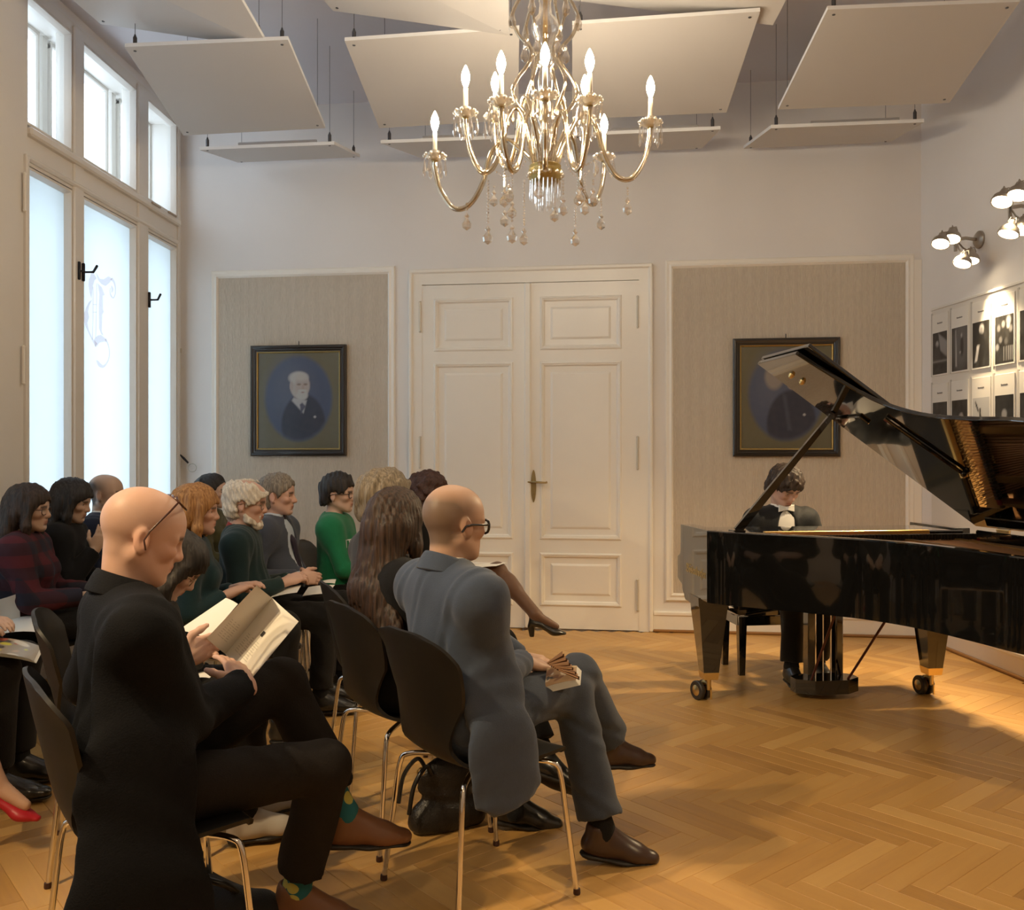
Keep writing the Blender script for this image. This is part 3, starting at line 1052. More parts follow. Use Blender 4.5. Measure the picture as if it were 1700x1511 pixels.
wall_spot('cluster of four lit spots mounted nearer the back corner, above the photo cards', (1627, 398),
          [(1562, 403, 5.93), (1580, 395, 5.98), (1598, 436, 5.92), (1611, 431, 6.02)], [(1.2, 3.4, 0), (2.2, 4.2, .3), (1.6, 5.6, .6), (3.05, 5.75, 1.6)])
wall_spot('second cluster of four lit spots, cut off by the right picture edge', (1722, 345),
          [(1664, 333, 5.1), (1690, 322, 5.05), (1675, 386, 5.1), (1697, 380, 5.16)], [(.6, 3.2, 0), (1.3, 3.8, 0), (1.6, 5.6, .8), (2.2, 4.6, .9)])

# ------------------------------------------------------------------ painted grids (flat pictures)
def painted(name, x0, x1, z0, z1, nx, ny, fn, M, parent, y=0.0, rough=.35):
    """flat picture: colours computed per vertex; fn(u, v) with u right, v up in 0..1"""
    u, v = np.meshgrid(np.linspace(0, 1, nx), np.linspace(0, 1, ny))
    c = np.clip(fn(u, v), 0, 1)
    vs = np.stack([x0 + (x1 - x0) * u, np.full_like(u, y), z0 + (z1 - z0) * v], -1).reshape(-1, 3)
    fs = [(j * nx + i, j * nx + i + 1, (j + 1) * nx + i + 1, (j + 1) * nx + i) for j in range(ny - 1) for i in range(nx - 1)]
    me = bpy.data.meshes.new(name); me.from_pydata(vs.tolist(), [], fs)
    at = me.color_attributes.new('Col', 'FLOAT_COLOR', 'POINT')
    at.data.foreach_set('color', np.concatenate([c, np.ones(c.shape[:2] + (1,))], -1).astype(np.float32).ravel())
    me.materials.append(mat('painted_' + name + '_%d' % int(rough * 100), (1, 1, 1), rough, attr='Col'))
    o = bpy.data.objects.new(name, me); COL.objects.link(o)
    if M is not None: o.matrix_world = M
    if parent is not None: o.parent = parent
    return o
def sell(u, v, cx, cy, rx, ry, soft=.15, rot=0.0):
    c, s = math.cos(rot), math.sin(rot)
    du, dv = u - cx, v - cy
    a, b = (du * c + dv * s) / rx, (-du * s + dv * c) / ry
    d = np.sqrt(a * a + b * b)
    return np.clip((1 - d) / soft + .5, 0, 1)
def lay(img, msk, col):
    return img * (1 - msk[..., None]) + np.array(col) * msk[..., None]
def spoly(u, v, pts, soft=.012):
    """soft convex polygon mask, counter-clockwise points"""
    d = np.full_like(u, 9.)
    n = len(pts)
    for i in range(n):
        (x0, y0), (x1, y1) = pts[i], pts[(i + 1) % n]
        L = math.hypot(x1 - x0, y1 - y0)
        d = np.minimum(d, ((x1 - x0) * (v - y0) - (y1 - y0) * (u - x0)) / L)
    return np.clip(d / soft + .5, 0, 1)
def smudge(u, v, s, f):
    r = np.random.RandomState(s); z = np.zeros_like(u)
    for _ in range(14):
        a, b, p = r.normal(0, f), r.normal(0, f), r.uniform(0, 6.28)
        z += np.sin(a * u + b * v + p)
    return z / 14

def portrait(old):
    def fn(u, v):
        img = np.zeros(u.shape + (3,)) + np.array([.088, .078, .043])
        img = lay(img, np.clip(v, 0, 1) * .3, (.12, .105, .06))
        img = lay(img, sell(u, v, .5, .52, .41, .44, .12), (.040, .052, .100))
        img = lay(img, sell(u, v, .40, .62, .25, .30, .9) * .7, (.066, .078, .125))
        # dark coat
        coat = np.maximum(sell(u, v, .56, .24, .27, .33, .12), spoly(u, v, [(.36, .12), (.80, .12), (.78, .38), (.60, .50), (.44, .50)], .05))
        img = lay(img, coat * sell(u, v, .5, .52, .40, .43, .12), (.016, .019, .036))
        img = lay(img, sell(u, v, .70, .33, .015, .012, .5), (.4, .4, .42))
        if old:
            img = lay(img, spoly(u, v, [(.56, .37), (.60, .50), (.44, .53), (.42, .50)], .02), (.40, .40, .42))
            img = lay(img, spoly(u, v, [(.53, .36), (.59, .44), (.545, .48), (.515, .46)], .015), (.05, .05, .08))
            img = lay(img, sell(u, v, .515, .655, .118, .135, .14), (.44, .40, .37))
            img = lay(img, sell(u, v, .50, .735, .115, .065, .4), (.52, .50, .49))
            img = lay(img, sell(u, v, .415, .65, .022, .05, .4), (.40, .33, .30))
            img = lay(img, sell(u, v, .545, .655, .085, .10, .5), (.44, .345, .30))
            img = lay(img, sell(u, v, .535, .745, .07, .04, .8), (.54, .47, .43))
            for ex in (.505, .585):
                img = lay(img, sell(u, v, ex, .668, .026, .011, .7), (.17, .12, .10))
                img = lay(img, sell(u, v, ex, .687, .032, .008, .7), (.36, .33, .31))
            img = lay(img, sell(u, v, .556, .635, .014, .034, .8), (.40, .29, .24))
            img = lay(img, sell(u, v, .545, .555, .068, .05, .4), (.50, .48, .47))
            img = lay(img, sell(u, v, .548, .603, .055, .013, .6), (.53, .51, .50))
            img = lay(img, sell(u, v, .552, .585, .024, .006, .7), (.26, .16, .15))
        else:
            img = lay(img, sell(u, v, .37, .70, .10, .12, .4), (.23, .19, .17))
            img = lay(img, sell(u, v, .55, .60, .035, .02, .5, -.5), (.34, .25, .22))
            img = lay(img, sell(u, v, .61, .575, .04, .012, .5, -.5), (.42, .35, .31))
            img = lay(img, spoly(u, v, [(.52, .18), (.56, .18), (.50, .52), (.46, .54)], .03) * .5, (.05, .06, .09))
        img += (smudge(u, v, 3, 40) * .006)[..., None]
        return img * 1.45 / (1 + img * 1.6) + .012
    return fn
M_FRAME = mat('ebonised_frame', (.020, .016, .014), .28, coat=.4)
M_GILT = mat('gilt_slip', (.42, .29, .10), .38, .9, bump=.4, bscale=160)
def painting(label, box_, fn, hook=False):
    x0, x1 = bu(box_[0], .03), bu(box_[2], .03)
    mx = (box_[0] + box_[2]) / 2
    z1, z0 = bz(mx, box_[1], .03), bz(mx, box_[3], .03)
    w_, h_ = x1 - x0, z1 - z0
    root = thing('framed_portrait', label, 'painting', M=MBACK @ Matrix.Translation((x0, -.006, z0)))
    m = MB()
    m.rects(0, w_, 0, h_, [(0, 0), (0, .028), (.008, .036), (.020, .038), (.030, .030), (.038, .030), (.046, .022), (.052, .022)], fill=False)
    m.box(.01, w_ - .01, -.005, 0, .01, h_ - .01)
    m.build('frame', M_FRAME, root)
    m = MB(); m.rects(.050, 0, .050, 0, [(0, 0)]) if False else m.rects(.051, w_ - .051, .051, h_ - .051, [(0, .020), (.003, .026), (.011, .022), (.014, .012)], fill=False)
    m.build('gilt_slip', M_GILT, root)
    painted('canvas', .06, w_ - .06, .06, h_ - .06, 110, 130, fn, None, root, y=-.012, rough=.22)
    m = MB(); m.tube([V(w_ / 2, -.004, h_), V(w_ / 2, -.004, h_ + .035)], .003, 5); m.build('nail', M_DARKMETAL, root)
painting('portrait of an old man with white beard in a black frame', (416, 573, 574.5, 757), portrait(True))
painting('black framed portrait behind the raised piano lid, sitter hidden', (1217, 561, 1395, 758), portrait(False))

# ------------------------------------------------------------------ text
def text(body, size, m, M, parent, name='lettering', width=None, ext=0.0006):
    cu = bpy.data.curves.new(name, 'FONT'); cu.body = body; cu.size = size; cu.align_x = 'CENTER'; cu.align_y = 'CENTER'; cu.extrude = ext
    cu.resolution_u = 2
    t = bpy.data.objects.new(name, cu); COL.objects.link(t)
    dg = bpy.context.evaluated_depsgraph_get()
    me = bpy.data.meshes.new_from_object(t.evaluated_get(dg))
    bpy.data.objects.remove(t)
    me.materials.clear(); me.materials.append(m)
    o = bpy.data.objects.new(name, me); COL.objects.link(o)
    s = 1.0
    if width and len(me.vertices):
        xs = [v.co.x for v in me.vertices]; s = width / max(1e-6, max(xs) - min(xs))
    o.parent = parent
    o.matrix_local = M @ Matrix.Diagonal((s, s, 1, 1))
    return o
def frak(s):
    out = ''
    for c_ in s:
        if 'a' <= c_ <= 'z': out += chr(0x1D586 + ord(c_) - 97)
        elif 'A' <= c_ <= 'Z': out += chr(0x1D56C + ord(c_) - 65)
        else: out += c_
    return out

# ------------------------------------------------------------------ photo cards on the right wall
def bw(seed, kind):
    def fn(u, v):
        g = .035 + .03 * smudge(u, v, seed, 9) + .02 * smudge(u, v, seed + 1, 22)
        img = np.repeat(np.clip(g, .012, 1)[..., None], 3, -1)
        def L(msk, c): 
            nonlocal img
            img = lay(img, msk, (c, c, c * 1.03))
        if kind == 0:
            L(spoly(u, v, [(.55, .55), (1, .38), (1, .75), (.40, .98)], .05), .26); L(sell(u, v, .32, .72, .10, .08, .4), .34); L(sell(u, v, .30, .48, .2, .2, .5), .05); L(spoly(u, v, [(0, .28), (1, .28), (1, .33), (0, .33)], .02), .20)
        elif kind == 1:
            L(sell(u, v, .6, .6, .5, .6, .8) * .7, .16); L(spoly(u, v, [(.24, .1), (.34, .1), (.28, .95), (.24, .95)], .03), .40); L(sell(u, v, .66, .55, .10, .22, .5), .03); L(sell(u, v, .64, .80, .05, .05, .5), .38); L(sell(u, v, .55, .42, .05, .03, .5), .4)
        elif kind == 2:
            L(sell(u, v, .54, .83, .14, .11, .3), .55); L(sell(u, v, .56, .79, .10, .08, .5), .30); L(sell(u, v, .5, .45, .3, .3, .3), .025); L(spoly(u, v, [(.12, .12), (.28, .14), (.42, .48), (.28, .50)], .04), .50); L(sell(u, v, .30, .42, .07, .05, .4), .58)
        elif kind == 3:
            for x, y, c in ((.2, .75, .2), (.45, .82, .3), (.72, .78, .5), (.85, .7, .24), (.3, .5, .18), (.6, .45, .1), (.12, .35, .28)): L(sell(u, v, x, y, .09, .07, .5), c)
            for x in (.45, .58, .7, .82, .92): L(spoly(u, v, [(x, .05), (x + .05, .05), (x + .05, .35), (x, .35)], .02), .26)
            L(sell(u, v, .74, .88, .12, .1, .5), .42)
        elif kind == 4:
            img[:] = .42 + .08 * v[..., None]
            L(sell(u, v, .48, .45, .07, .25, .3, .12), .015); L(sell(u, v, .45, .72, .05, .055, .4), .02); L(sell(u, v, .27, .80, .035, .17, .3, .7), .02); L(sell(u, v, .62, .25, .045, .22, .3, .45), .02); L(sell(u, v, .4, .08, .25, .08, .3), .02)
        else:
            L(sell(u, v, .4 + .1 * (seed % 3), .6, .14, .1, .5), .28); L(sell(u, v, .5, .3, .2, .2, .6), .14)
        return img + (smudge(u, v, seed + 5, 60) * .008)[..., None]
    return fn
M_CARD = mat('white_card', (.74, .72, .68), .45)
M_INK = mat('grey_ink', (.17, .16, .16), .6)
ub = ru(1549)
db = thing('display_board', 'pale board on the right wall carrying rows of photo cards', 'board', M=MRIGHT @ Matrix.Translation((ub, 0, 0)))
bt = 2.49
m = MB(); m.cbox(0, 1.62, -.012, 0, .85, bt, .003); m.build('panel', mat('board_paint', (.70, .67, .62), .6), db)
m = MB()
m.cbox(0, 1.62, -.02, -.012, bt - .02, bt, .003); m.build('top_rail', M_CARD, db)
cw_, chh = .222, .455
names = ['seated pianist', 'standing cellist in dark clothes', 'white-haired man with bright sleeves', 'group of musicians', 'dim stage scene']
row2 = ['two dark figures', 'dark figure at a keyboard', 'leaping black silhouette', 'dark stage under a lamp', 'dim hall']
lab = ['photo card in the top row, first from the corner, showing a pianist', 'photo card in the top row, second from the corner, showing a standing player',
       'photo card in the top row, third from the corner, showing a white-haired man', 'photo card in the top row, fourth from the corner, showing a crowded stage',
       'photo card in the top row cut by the picture edge',
       'photo card in the second row, first from the corner, above the piano lid', 'photo card in the second row, second from the corner, nearly all black',
       'photo card in the second row showing a leaping black silhouette on white', 'photo card in the second row, fourth from the corner, above the lid',
       'photo card in the second row cut by the picture edge']
KN = [0, 1, 2, 3, 5, 5, 5, 4, 5, 5]
for r in range(2):
    for c in range(5):
        x = .022 + c * .268
        zt_ = 2.435 - r * .512
        i = r * 5 + c
        card = thing('photo_card', lab[i], 'photo card', M=MRIGHT @ Matrix.Translation((ub + x, -.0125, zt_ - chh)), group='photo cards on the right wall')
        m = MB(); m.cbox(0, cw_, -.006, 0, 0, chh, .0015); m.build('card', M_CARD, card)
        painted('photograph', .010, cw_ - .010, .012, .318, 24, 34, bw(20 + i, KN[i]), None, card, y=-.0066, rough=.3)
        text(frak('Bosendorfer'), .02, M_INK, Matrix.Translation((cw_ / 2, -.0066, .385)) @ Matrix.Rotation(math.radians(90), 4, 'X'), card, 'caption', width=.075)
    for c in range(6):
        x = c * .268 - .0
        m = MB(); m.cbox(max(0.0, x - .002), x + .018, -.016, -.012, 2.435 - r * .512 - chh, 2.45 - r * .512, .001); m.build('divider', mat('divider_grey', (.50, .48, .45), .5), db)
# ------------------------------------------------------------------ grand piano
M_LACQ = mat('black_piano_lacquer', (.006, .006, .006), .06, coat=1.0, coat_rough=.02, spec=.6)
M_LACQ2 = mat('black_satin', (.012, .011, .010), .30)
M_PLATE = mat('bronzed_iron_plate', (.50, .27, .09), .34, .85, bump=.08, bscale=40)
M_SOUND = mat('spruce_soundboard', (.40, .19, .07), .35, noise=.2, nscale=8)
M_STRING = mat('copper_strings', (.62, .33, .16), .3, 1.0)
M_FELT = mat('red_felt', (.30, .03, .025), .9)
M_IVORY = mat('ivory_key', (.80, .76, .66), .25)
M_GOLDLET = mat('gold_lettering', (.62, .48, .22), .35, .9)
PO = V(1.0, 5.40, 0)
PA = math.radians(-83)
MP = Matrix.Translation(PO) @ Matrix.Rotation(PA, 4, 'Z')
piano = thing('grand_piano', 'black lacquered grand piano with raised lid, brass casters and gold lettering', 'piano', M=MP)
ZT, ZBOT, BW = .99, .60, 1.53
out2 = [(.0, 0), (.465, 0), (.485, .012), (.57, .085), (.68, .21), (.84, .39), (1.04, .585), (1.30, .72), (1.60, .785), (1.88, .83), (2.12, .93), (2.27, 1.10), (2.30, 1.28), (2.24, 1.43), (2.10, 1.515), (1.85, BW), (1.2, BW), (.6, BW), (.0, BW)]
oc = [V(x, y, 0) for x, y in out2]
curve = [oc[0], oc[1]] + catmull(oc[1:17], 5) + [oc[17], oc[18]]
cp = []
for p in curve:
    if not cp or (p - cp[-1]).length > .004: cp.append(p)
def offs(pts, d):
    o = []
    for i, p in enumerate(pts):
        a, b = pts[max(0, i - 1)], pts[min(len(pts) - 1, i + 1)]
        t = (b - a).normalized()
        o.append(p + V(-t.y, t.x, 0) * d)
    return o
inn = offs(cp, .055)
# rim starts behind the cheeks
idx = [i for i, p in enumerate(cp) if p.x > .46]
ro, ri = [cp[i] for i in idx], [inn[i] for i in idx]
n = len(ro)
m = MB()
vs = []
for q, z in ((ro, ZBOT), (ro, ZT - .006), (offs(ro, .006), ZT), (offs(ri, -.006), ZT), (ri, ZT - .006), (ri, ZBOT)):
    vs += [V(p.x, p.y, z) for p in q]
fs = []
for kk in range(6):
    for i in range(n - 1):
        a, b = kk * n + i, ((kk + 1) % 6) * n + i
        fs.append((a, a + 1, b + 1, b))
fs += [tuple(kk * n for kk in range(6)), tuple(kk * n + n - 1 for kk in range(5, -1, -1))]
m.add(vs, fs)
m.build('rim', M_LACQ, piano, smooth=35)
# cheeks with the stepped profile
prof = [(-.004, .99), (-.004, .845), (-.010, .825), (-.030, .810), (-.060, .800), (-.068, .795), (-.068, .675), (-.062, .665), (-.030, .652), (.015, .640), (.022, .632), (.024, .612), (.040, .596), (.058, .585), (.070, .566), (.085, .556), (.18, .552), (.20, .60), (.468, .60), (.468, .99)]
RX = Matrix.Rotation(math.radians(90), 4, 'X')      # (x, y) of the prism -> (l, z), extrusion to -b
for b0, b1 in ((0.0, .085), (BW - .085, BW)):
    m = MB(); m.prism(prof, -b1, -b0, RX)
    ck = m.build('cheek', M_LACQ, piano)
    bv = ck.modifiers.new('bevel', 'BEVEL'); bv.width = .004; bv.segments = 2; bv.limit_method = 'ANGLE'
text(frak('Bösendorfer'.replace('ö', 'o')), .1, M_GOLDLET, Matrix.Translation((.275, -.0012, .745)) @ RX, piano, 'gold_lettering', width=.34)
m = MB()
for dx in (-.010, .010): m.ball(V(.178 + dx, -.0012, .772), .005, 6, 4, (1, .2, 1))
m.build('umlaut', M_GOLDLET, piano)
# underside, keybed, key block
ins_poly = [(p.x, p.y) for p in offs(cp, .02) if p.x > .12]
m = MB(); m.prism(ins_poly, .605, .63); m.build('bottom_board', M_LACQ2, piano)
m = MB(); m.cbox(-.03, .32, .08, BW - .08, .575, .655, .006); m.build('keybed', M_LACQ, piano)
m = MB(); m.cbox(-.06, -.035, .09, BW - .09, .63, .70, .005); m.build('key_slip', M_LACQ, piano)
m = MB()
for i in range(52):
    y = .155 + i * .0235
    m.cbox(-.033, .115, y, y + .0225, .66, .725, .0015)
kk_ = m.build('white_keys', M_IVORY, piano); kk_['kind'] = 'stuff'
m = MB()
pat = [1, 0, 1, 1, 0, 1, 1]
for i in range(51):
    if pat[i % 7]:
        y = .155 + (i + 1) * .0235
        m.cbox(.025, .115, y - .006, y + .005, .70, .738, .002)
kk_ = m.build('black_keys', M_LACQ, piano); kk_['kind'] = 'stuff'
m = MB(); m.box(.115, .135, .085, BW - .085, .65, .955); m.cbox(.085, .125, .085, BW - .085, .93, .965, .008); m.build('fallboard', M_LACQ, piano)
text(frak('Bosendorfer'), .06, M_GOLDLET, Matrix.Translation((.1149, BW / 2, .85)) @ Matrix.Rotation(math.radians(-90), 4, 'Z') @ RX, piano, 'fallboard_lettering', width=.34)
m = MB(); m.cbox(.13, .50, .058, BW - .058, .950, .982, .006); m.build('music_desk', M_LACQ, piano)
m = MB(); m.cbox(.46, .50, .05, BW - .05, .78, .950, .004); m.build('stretcher', M_LACQ, piano)
m = MB(); m.cbox(.502, .530, .30, 1.25, .955, .987, .003); m.build('gold_line_strip', M_BRASS, piano)  # added gold strip, stands in for the highlight line on plate and felt
# inside
m = MB(); m.prism([(p.x, p.y) for p in offs(cp, .05) if p.x > .5], .80, .812); m.build('soundboard', M_SOUND, piano)
m = MB()
pl = [V(p.x, p.y, 0) for p in offs(cp, .062) if p.x > .50]
pl2 = [V(p.x, p.y, 0) for p in offs(cp, .125) if p.x > .50]
nn = min(len(pl), len(pl2))
vs = [V(p.x, p.y, .945) for p in pl[:nn]] + [V(p.x, p.y, .94) for p in pl2[:nn]] + [V(p.x, p.y, .86) for p in pl2[:nn]] + [V(p.x, p.y, .86) for p in pl[:nn]]
m.add(vs, [(r_ * nn + i, r_ * nn + i + 1, ((r_ + 1) % 4) * nn + i + 1, ((r_ + 1) % 4) * nn + i) for r_ in range(4) for i in range(nn - 1)])
m.cbox(.51, .70, .30, BW - .09, .91, .940, .006)
for b0, l1, b1 in ((.36, .80, .42), (.66, 1.22, .76), (.98, 1.95, 1.02), (1.26, 2.15, 1.24)):
    d_ = V(l1 - .68, b1 - b0, 0).normalized(); s_ = V(-d_.y, d_.x, 0) * .018
    a, b = V(.68, b0, 0), V(l1, b1, 0)
    q = [a + s_, b + s_, b - s_, a - s_]
    m.prism([(p.x, p.y) for p in q], .925, .962)
m.build('iron_plate', M_PLATE, piano, smooth=30)
m = MB()
for i in range(64):
    t = i / 63
    b0 = .32 + t * 1.06
    l1 = .66 + (1.45 * t ** 1.15 if t > .25 else .35 * t / .25 * .8 + .04)
    b1 = b0 + (.02 if t < .7 else -.22 * (t - .7) / .3 * 1.6)
    l1 = min(l1, 2.05)
    m.tube([V(.60, b0, .955), V(l1, b1, .945)], .0016 + .0022 * t, 4, cap=False)
ss = m.build('strings', M_STRING, piano); ss['kind'] = 'stuff'
m = MB()
for i in range(58):
    b0 = .36 + i / 57 * 1.0
    m.box(.74, .77, b0 - .006, b0 + .006, .955, .985)
dd_ = m.build('dampers', M_LACQ2, piano); dd_['kind'] = 'stuff'
m = MB(); m.cbox(.70, .735, .34, BW - .12, .946, .958, .003); m.build('felt_strip', M_FELT, piano)
m = MB()
for i in range(60):
    b0 = .33 + i / 59 * 1.08
    for r_ in range(2): m.lathe([(.0035, .94), (.0035, .965)], 6, Matrix.Translation((.54 + .04 * r_ + .012 * (i % 3), b0, 0)))
tt_ = m.build('tuning_pins', M_CHROME, piano); tt_['kind'] = 'stuff'
# lid
PHI = math.radians(35)
ML = Matrix(((1, 0, 0, 0), (0, -math.cos(PHI), math.sin(PHI), BW), (0, math.sin(PHI), math.cos(PHI), ZT + .012), (0, 0, 0, 1)))   # (l, w, t): w from hinge, t upwards
lid = catmull([V(1.0, 1.55, 0), V(1.045, 1.36, 0), V(1.13, 1.14, 0), V(1.32, 1.01, 0), V(1.60, .955, 0), V(1.93, .92, 0), V(2.17, .82, 0), V(2.31, .62, 0), V(2.34, .40, 0), V(2.28, .20, 0), V(2.10, .02, 0)], 5)
lp = [(.52, .0), (.52, 1.55), (.97, 1.55)] + [(p.x, p.y) for p in lid]
m = MB(); m.prism(lp, 0, .022, ML); lo_ = m.build('lid', M_LACQ, piano)
bv = lo_.modifiers.new('bevel', 'BEVEL'); bv.width = .004; bv.segments = 2; bv.limit_method = 'ANGLE'
m = MB(); m.prism([(.525, .02), (.525, 1.55), (1.10, 1.55), (1.10, .02)], .032, .052, ML); fo_ = m.build('lid_flap', M_LACQ, piano)
bv = fo_.modifiers.new('bevel', 'BEVEL'); bv.width = .004; bv.segments = 2; bv.limit_method = 'ANGLE'
m = MB()
for l_ in (.70, 1.30, 1.90):
    m.tube([ML @ V(l_, -.004, -.004), ML @ V(l_ + .10, -.004, -.004)], .007, 8)
m.build('lid_hinge', M_BRASS, piano)
m = MB(); m.cbox(.60, .86, .985, 1.05, -.014, .0, .004, ML); m.build('prop_block', M_LACQ, piano)
m = MB()
for l_, w_ in ((.72, 1.42), (.74, 1.36)):
    m.lathe([(.016, 0), (.014, -.012), (.007, -.02)], 10, ML @ Matrix.Translation((l_, w_, 0)))
m.build('lid_knob', M_BRASS, piano, smooth=40)
# half stick folded on the underside
m = MB(); m.tube([ML @ V(1.06, 1.02, -.012), ML @ V(1.10, .55, -.012)], .009, 8); m.ball(ML @ V(1.10, .55, -.012), .016, 8, 6); m.build('short_prop', M_LACQ, piano)
pt = ML @ V(.61, 1.08, -.01)
m = MB()
a = V(.45, .175, .985)
dv = (pt - a)
for k0, k1, w0, w1 in ((0, 1, .022, .013),):
    t = dv.normalized(); s_ = t.cross(V(1, 0, 0)).normalized(); u_ = t.cross(s_).normalized()
    vs = [a + s_ * sx * w0 + u_ * sy * .012 for sx, sy in ((-1, -1), (1, -1), (1, 1), (-1, 1))] + [pt + s_ * sx * w1 + u_ * sy * .011 for sx, sy in ((-1, -1), (1, -1), (1, 1), (-1, 1))]
    m.add(vs, [(3, 2, 1, 0), (4, 5, 6, 7), (0, 1, 5, 4), (1, 2, 6, 5), (2, 3, 7, 6), (3, 0, 4, 7)])
m.cbox(.41, .49, .14, .21, .975, .992, .003)
m.build('lid_prop', M_LACQ, piano)
# legs with ferrules and twin casters
def piano_leg(l, b, ang):
    T = Matrix.Translation((l, b, 0))
    m = MB()
    def fr(z0, z1, a0, a1):
        vs = [T @ V(sx * a0, sy * a0, z0) for sx, sy in ((-1, -1), (1, -1), (1, 1), (-1, 1))] + [T @ V(sx * a1, sy * a1, z1) for sx, sy in ((-1, -1), (1, -1), (1, 1), (-1, 1))]
        m.add(vs, [(3, 2, 1, 0), (4, 5, 6, 7), (0, 1, 5, 4), (1, 2, 6, 5), (2, 3, 7, 6), (3, 0, 4, 7)])
    fr(.175, .555, .044, .082)
    fr(.555, .605, .088, .092)
    lg = m.build('leg', M_LACQ, piano)
    m = MB(); fr(.135, .176, .040, .046); m.build('ferrule', M_BRASS, lg)
    C = T @ Matrix.Rotation(ang, 4, 'Z')
    m = MB()
    m.lathe([(.013, .07), (.013, .14)], 10, C @ Matrix.Translation((0, 0, 0)))
    m.tube([C @ V(0, 0, .105), C @ V(.03, 0, .112), C @ V(.075, 0, .085), C @ V(.07, 0, .055)], [.014, .016, .014, .011], 8)
    m.tube([C @ V(-.02, .0, .075), C @ V(-.02, 0, .02)], .006, 6)
    m.build('caster_fork', M_BRASS, lg, smooth=40)
    for s in (-1, 1):
        W = C @ Matrix.Translation((.07, s * .024, .055)) @ Matrix.Rotation(math.radians(90), 4, 'X')
        m = MB(); m.lathe([(.030, -.014), (.050, -.014), (.055, -.009), (.055, .009), (.050, .014), (.030, .014)], 24, W)
        wh = m.build('caster_wheel', mat('caster_rubber', (.03, .027, .025), .45), lg, smooth=40)
        m = MB(); m.lathe([(.010, -.021), (.014, -.018), (.030, -.0145), (.034, -.012), (.034, .012), (.030, .0145), (.014, .018), (.010, .021)], 20, W)
        m.build('wheel_hub', M_BRASS, wh, smooth=40)
piano_leg(.25, .085, math.radians(200))
piano_leg(.30, 1.40, math.radians(185))
piano_leg(1.92, 1.22, math.radians(150))
# pedal lyre
LL, LB_ = .20, .79
m = MB()
for s in (-1, 1):
    m.cbox(LL - .035, LL + .035, LB_ + s * .085 - .022, LB_ + s * .085 + .022, .11, .60, .005)
m.cbox(LL - .05, LL + .05, LB_ - .16, LB_ + .16, .565, .61, .006)
m.build('lyre_post', M_LACQ, piano)
m = MB()
m.prism([(LL - .07, LB_ - .13), (LL - .02, LB_ - .19), (LL + .05, LB_ - .19), (LL + .11, LB_ - .10), (LL + .11, LB_ + .10), (LL + .05, LB_ + .19), (LL - .02, LB_ + .19), (LL - .07, LB_ + .13)], .035, .115)
m.build('pedal_box', M_LACQ, piano)
for s in (-.06, 0, .06):
    m = MB(); m.tube([V(LL - .05, LB_ + s, .065), V(LL - .13, LB_ + s, .06), V(LL - .19, LB_ + s, .045)], [.012, .014, .018], 8)
    m.build('pedal', M_BRASS, piano, smooth=40)
    m = MB(); m.tube([V(LL, LB_ + s * .8, .11), V(LL, LB_ + s * .8, .57)], .006, 8); m.build('pedal_rod', M_CHROME, piano)
for s in (-1, 1):
    m = MB(); m.tube([V(LL + .07, LB_ + s * .11, .10), V(.70, LB_ + s * .16, .605)], .007, 8); m.build('lyre_brace', mat('brace_rod', (.10, .03, .025), .3, .3), piano)

# ------------------------------------------------------------------ piano bench
bench = thing('piano_bench', 'black adjustable piano bench behind the keyboard', 'bench', M=MP @ Matrix.Translation((-.49, .77, 0)))
m = MB(); m.cbox(-.17, .17, -.30, .30, .445, .505, .018); m.build('cushion', mat('black_leather', (.018, .016, .015), .38, bump=.2, bscale=200), bench)
m = MB(); m.cbox(-.165, .165, -.29, .29, .415, .445, .004); m.build('seat_frame', M_LACQ, bench)
m = MB()
for s in (-1, 1):
    m.cbox(-.155, .155, s * .28 - .014, s * .28 + .014, .315, .375, .003); m.cbox(s * .155 - .012, s * .155 + .012, -.28, .28, .315, .375, .003)
m.build('base_frame', M_LACQ, bench)
for sx in (-1, 1):
    for sy in (-1, 1):
        m = MB()
        vs = [V(sx * .15 + a * h, sy * .265 + b * h, z) for z, h in ((0, .018), (.375, .027)) for a, b in ((-1, -1), (1, -1), (1, 1), (-1, 1))]
        m.add(vs, [(3, 2, 1, 0), (4, 5, 6, 7), (0, 1, 5, 4), (1, 2, 6, 5), (2, 3, 7, 6), (3, 0, 4, 7)])
        m.build('leg', M_LACQ, bench)
for s in (-1, 1):
    m = MB(); m.tube([V(s * .10, -.22, .375), V(s * .10, .10, .42)], .009, 6); m.tube([V(s * .10, .22, .375), V(s * .10, -.10, .42)], .009, 6)
    m.build('scissor_lift', M_DARKMETAL, bench)
for s in (-1, 1):
    m = MB(); m.lathe([(.03, 0), (.034, .006), (.03, .02), (.012, .026), (.012, .05)], 14, Matrix.Translation((0, s * .345, .40)) @ Matrix.Rotation(s * math.radians(90), 4, 'X')); m.build('knob', M_LACQ, bench, smooth=40)

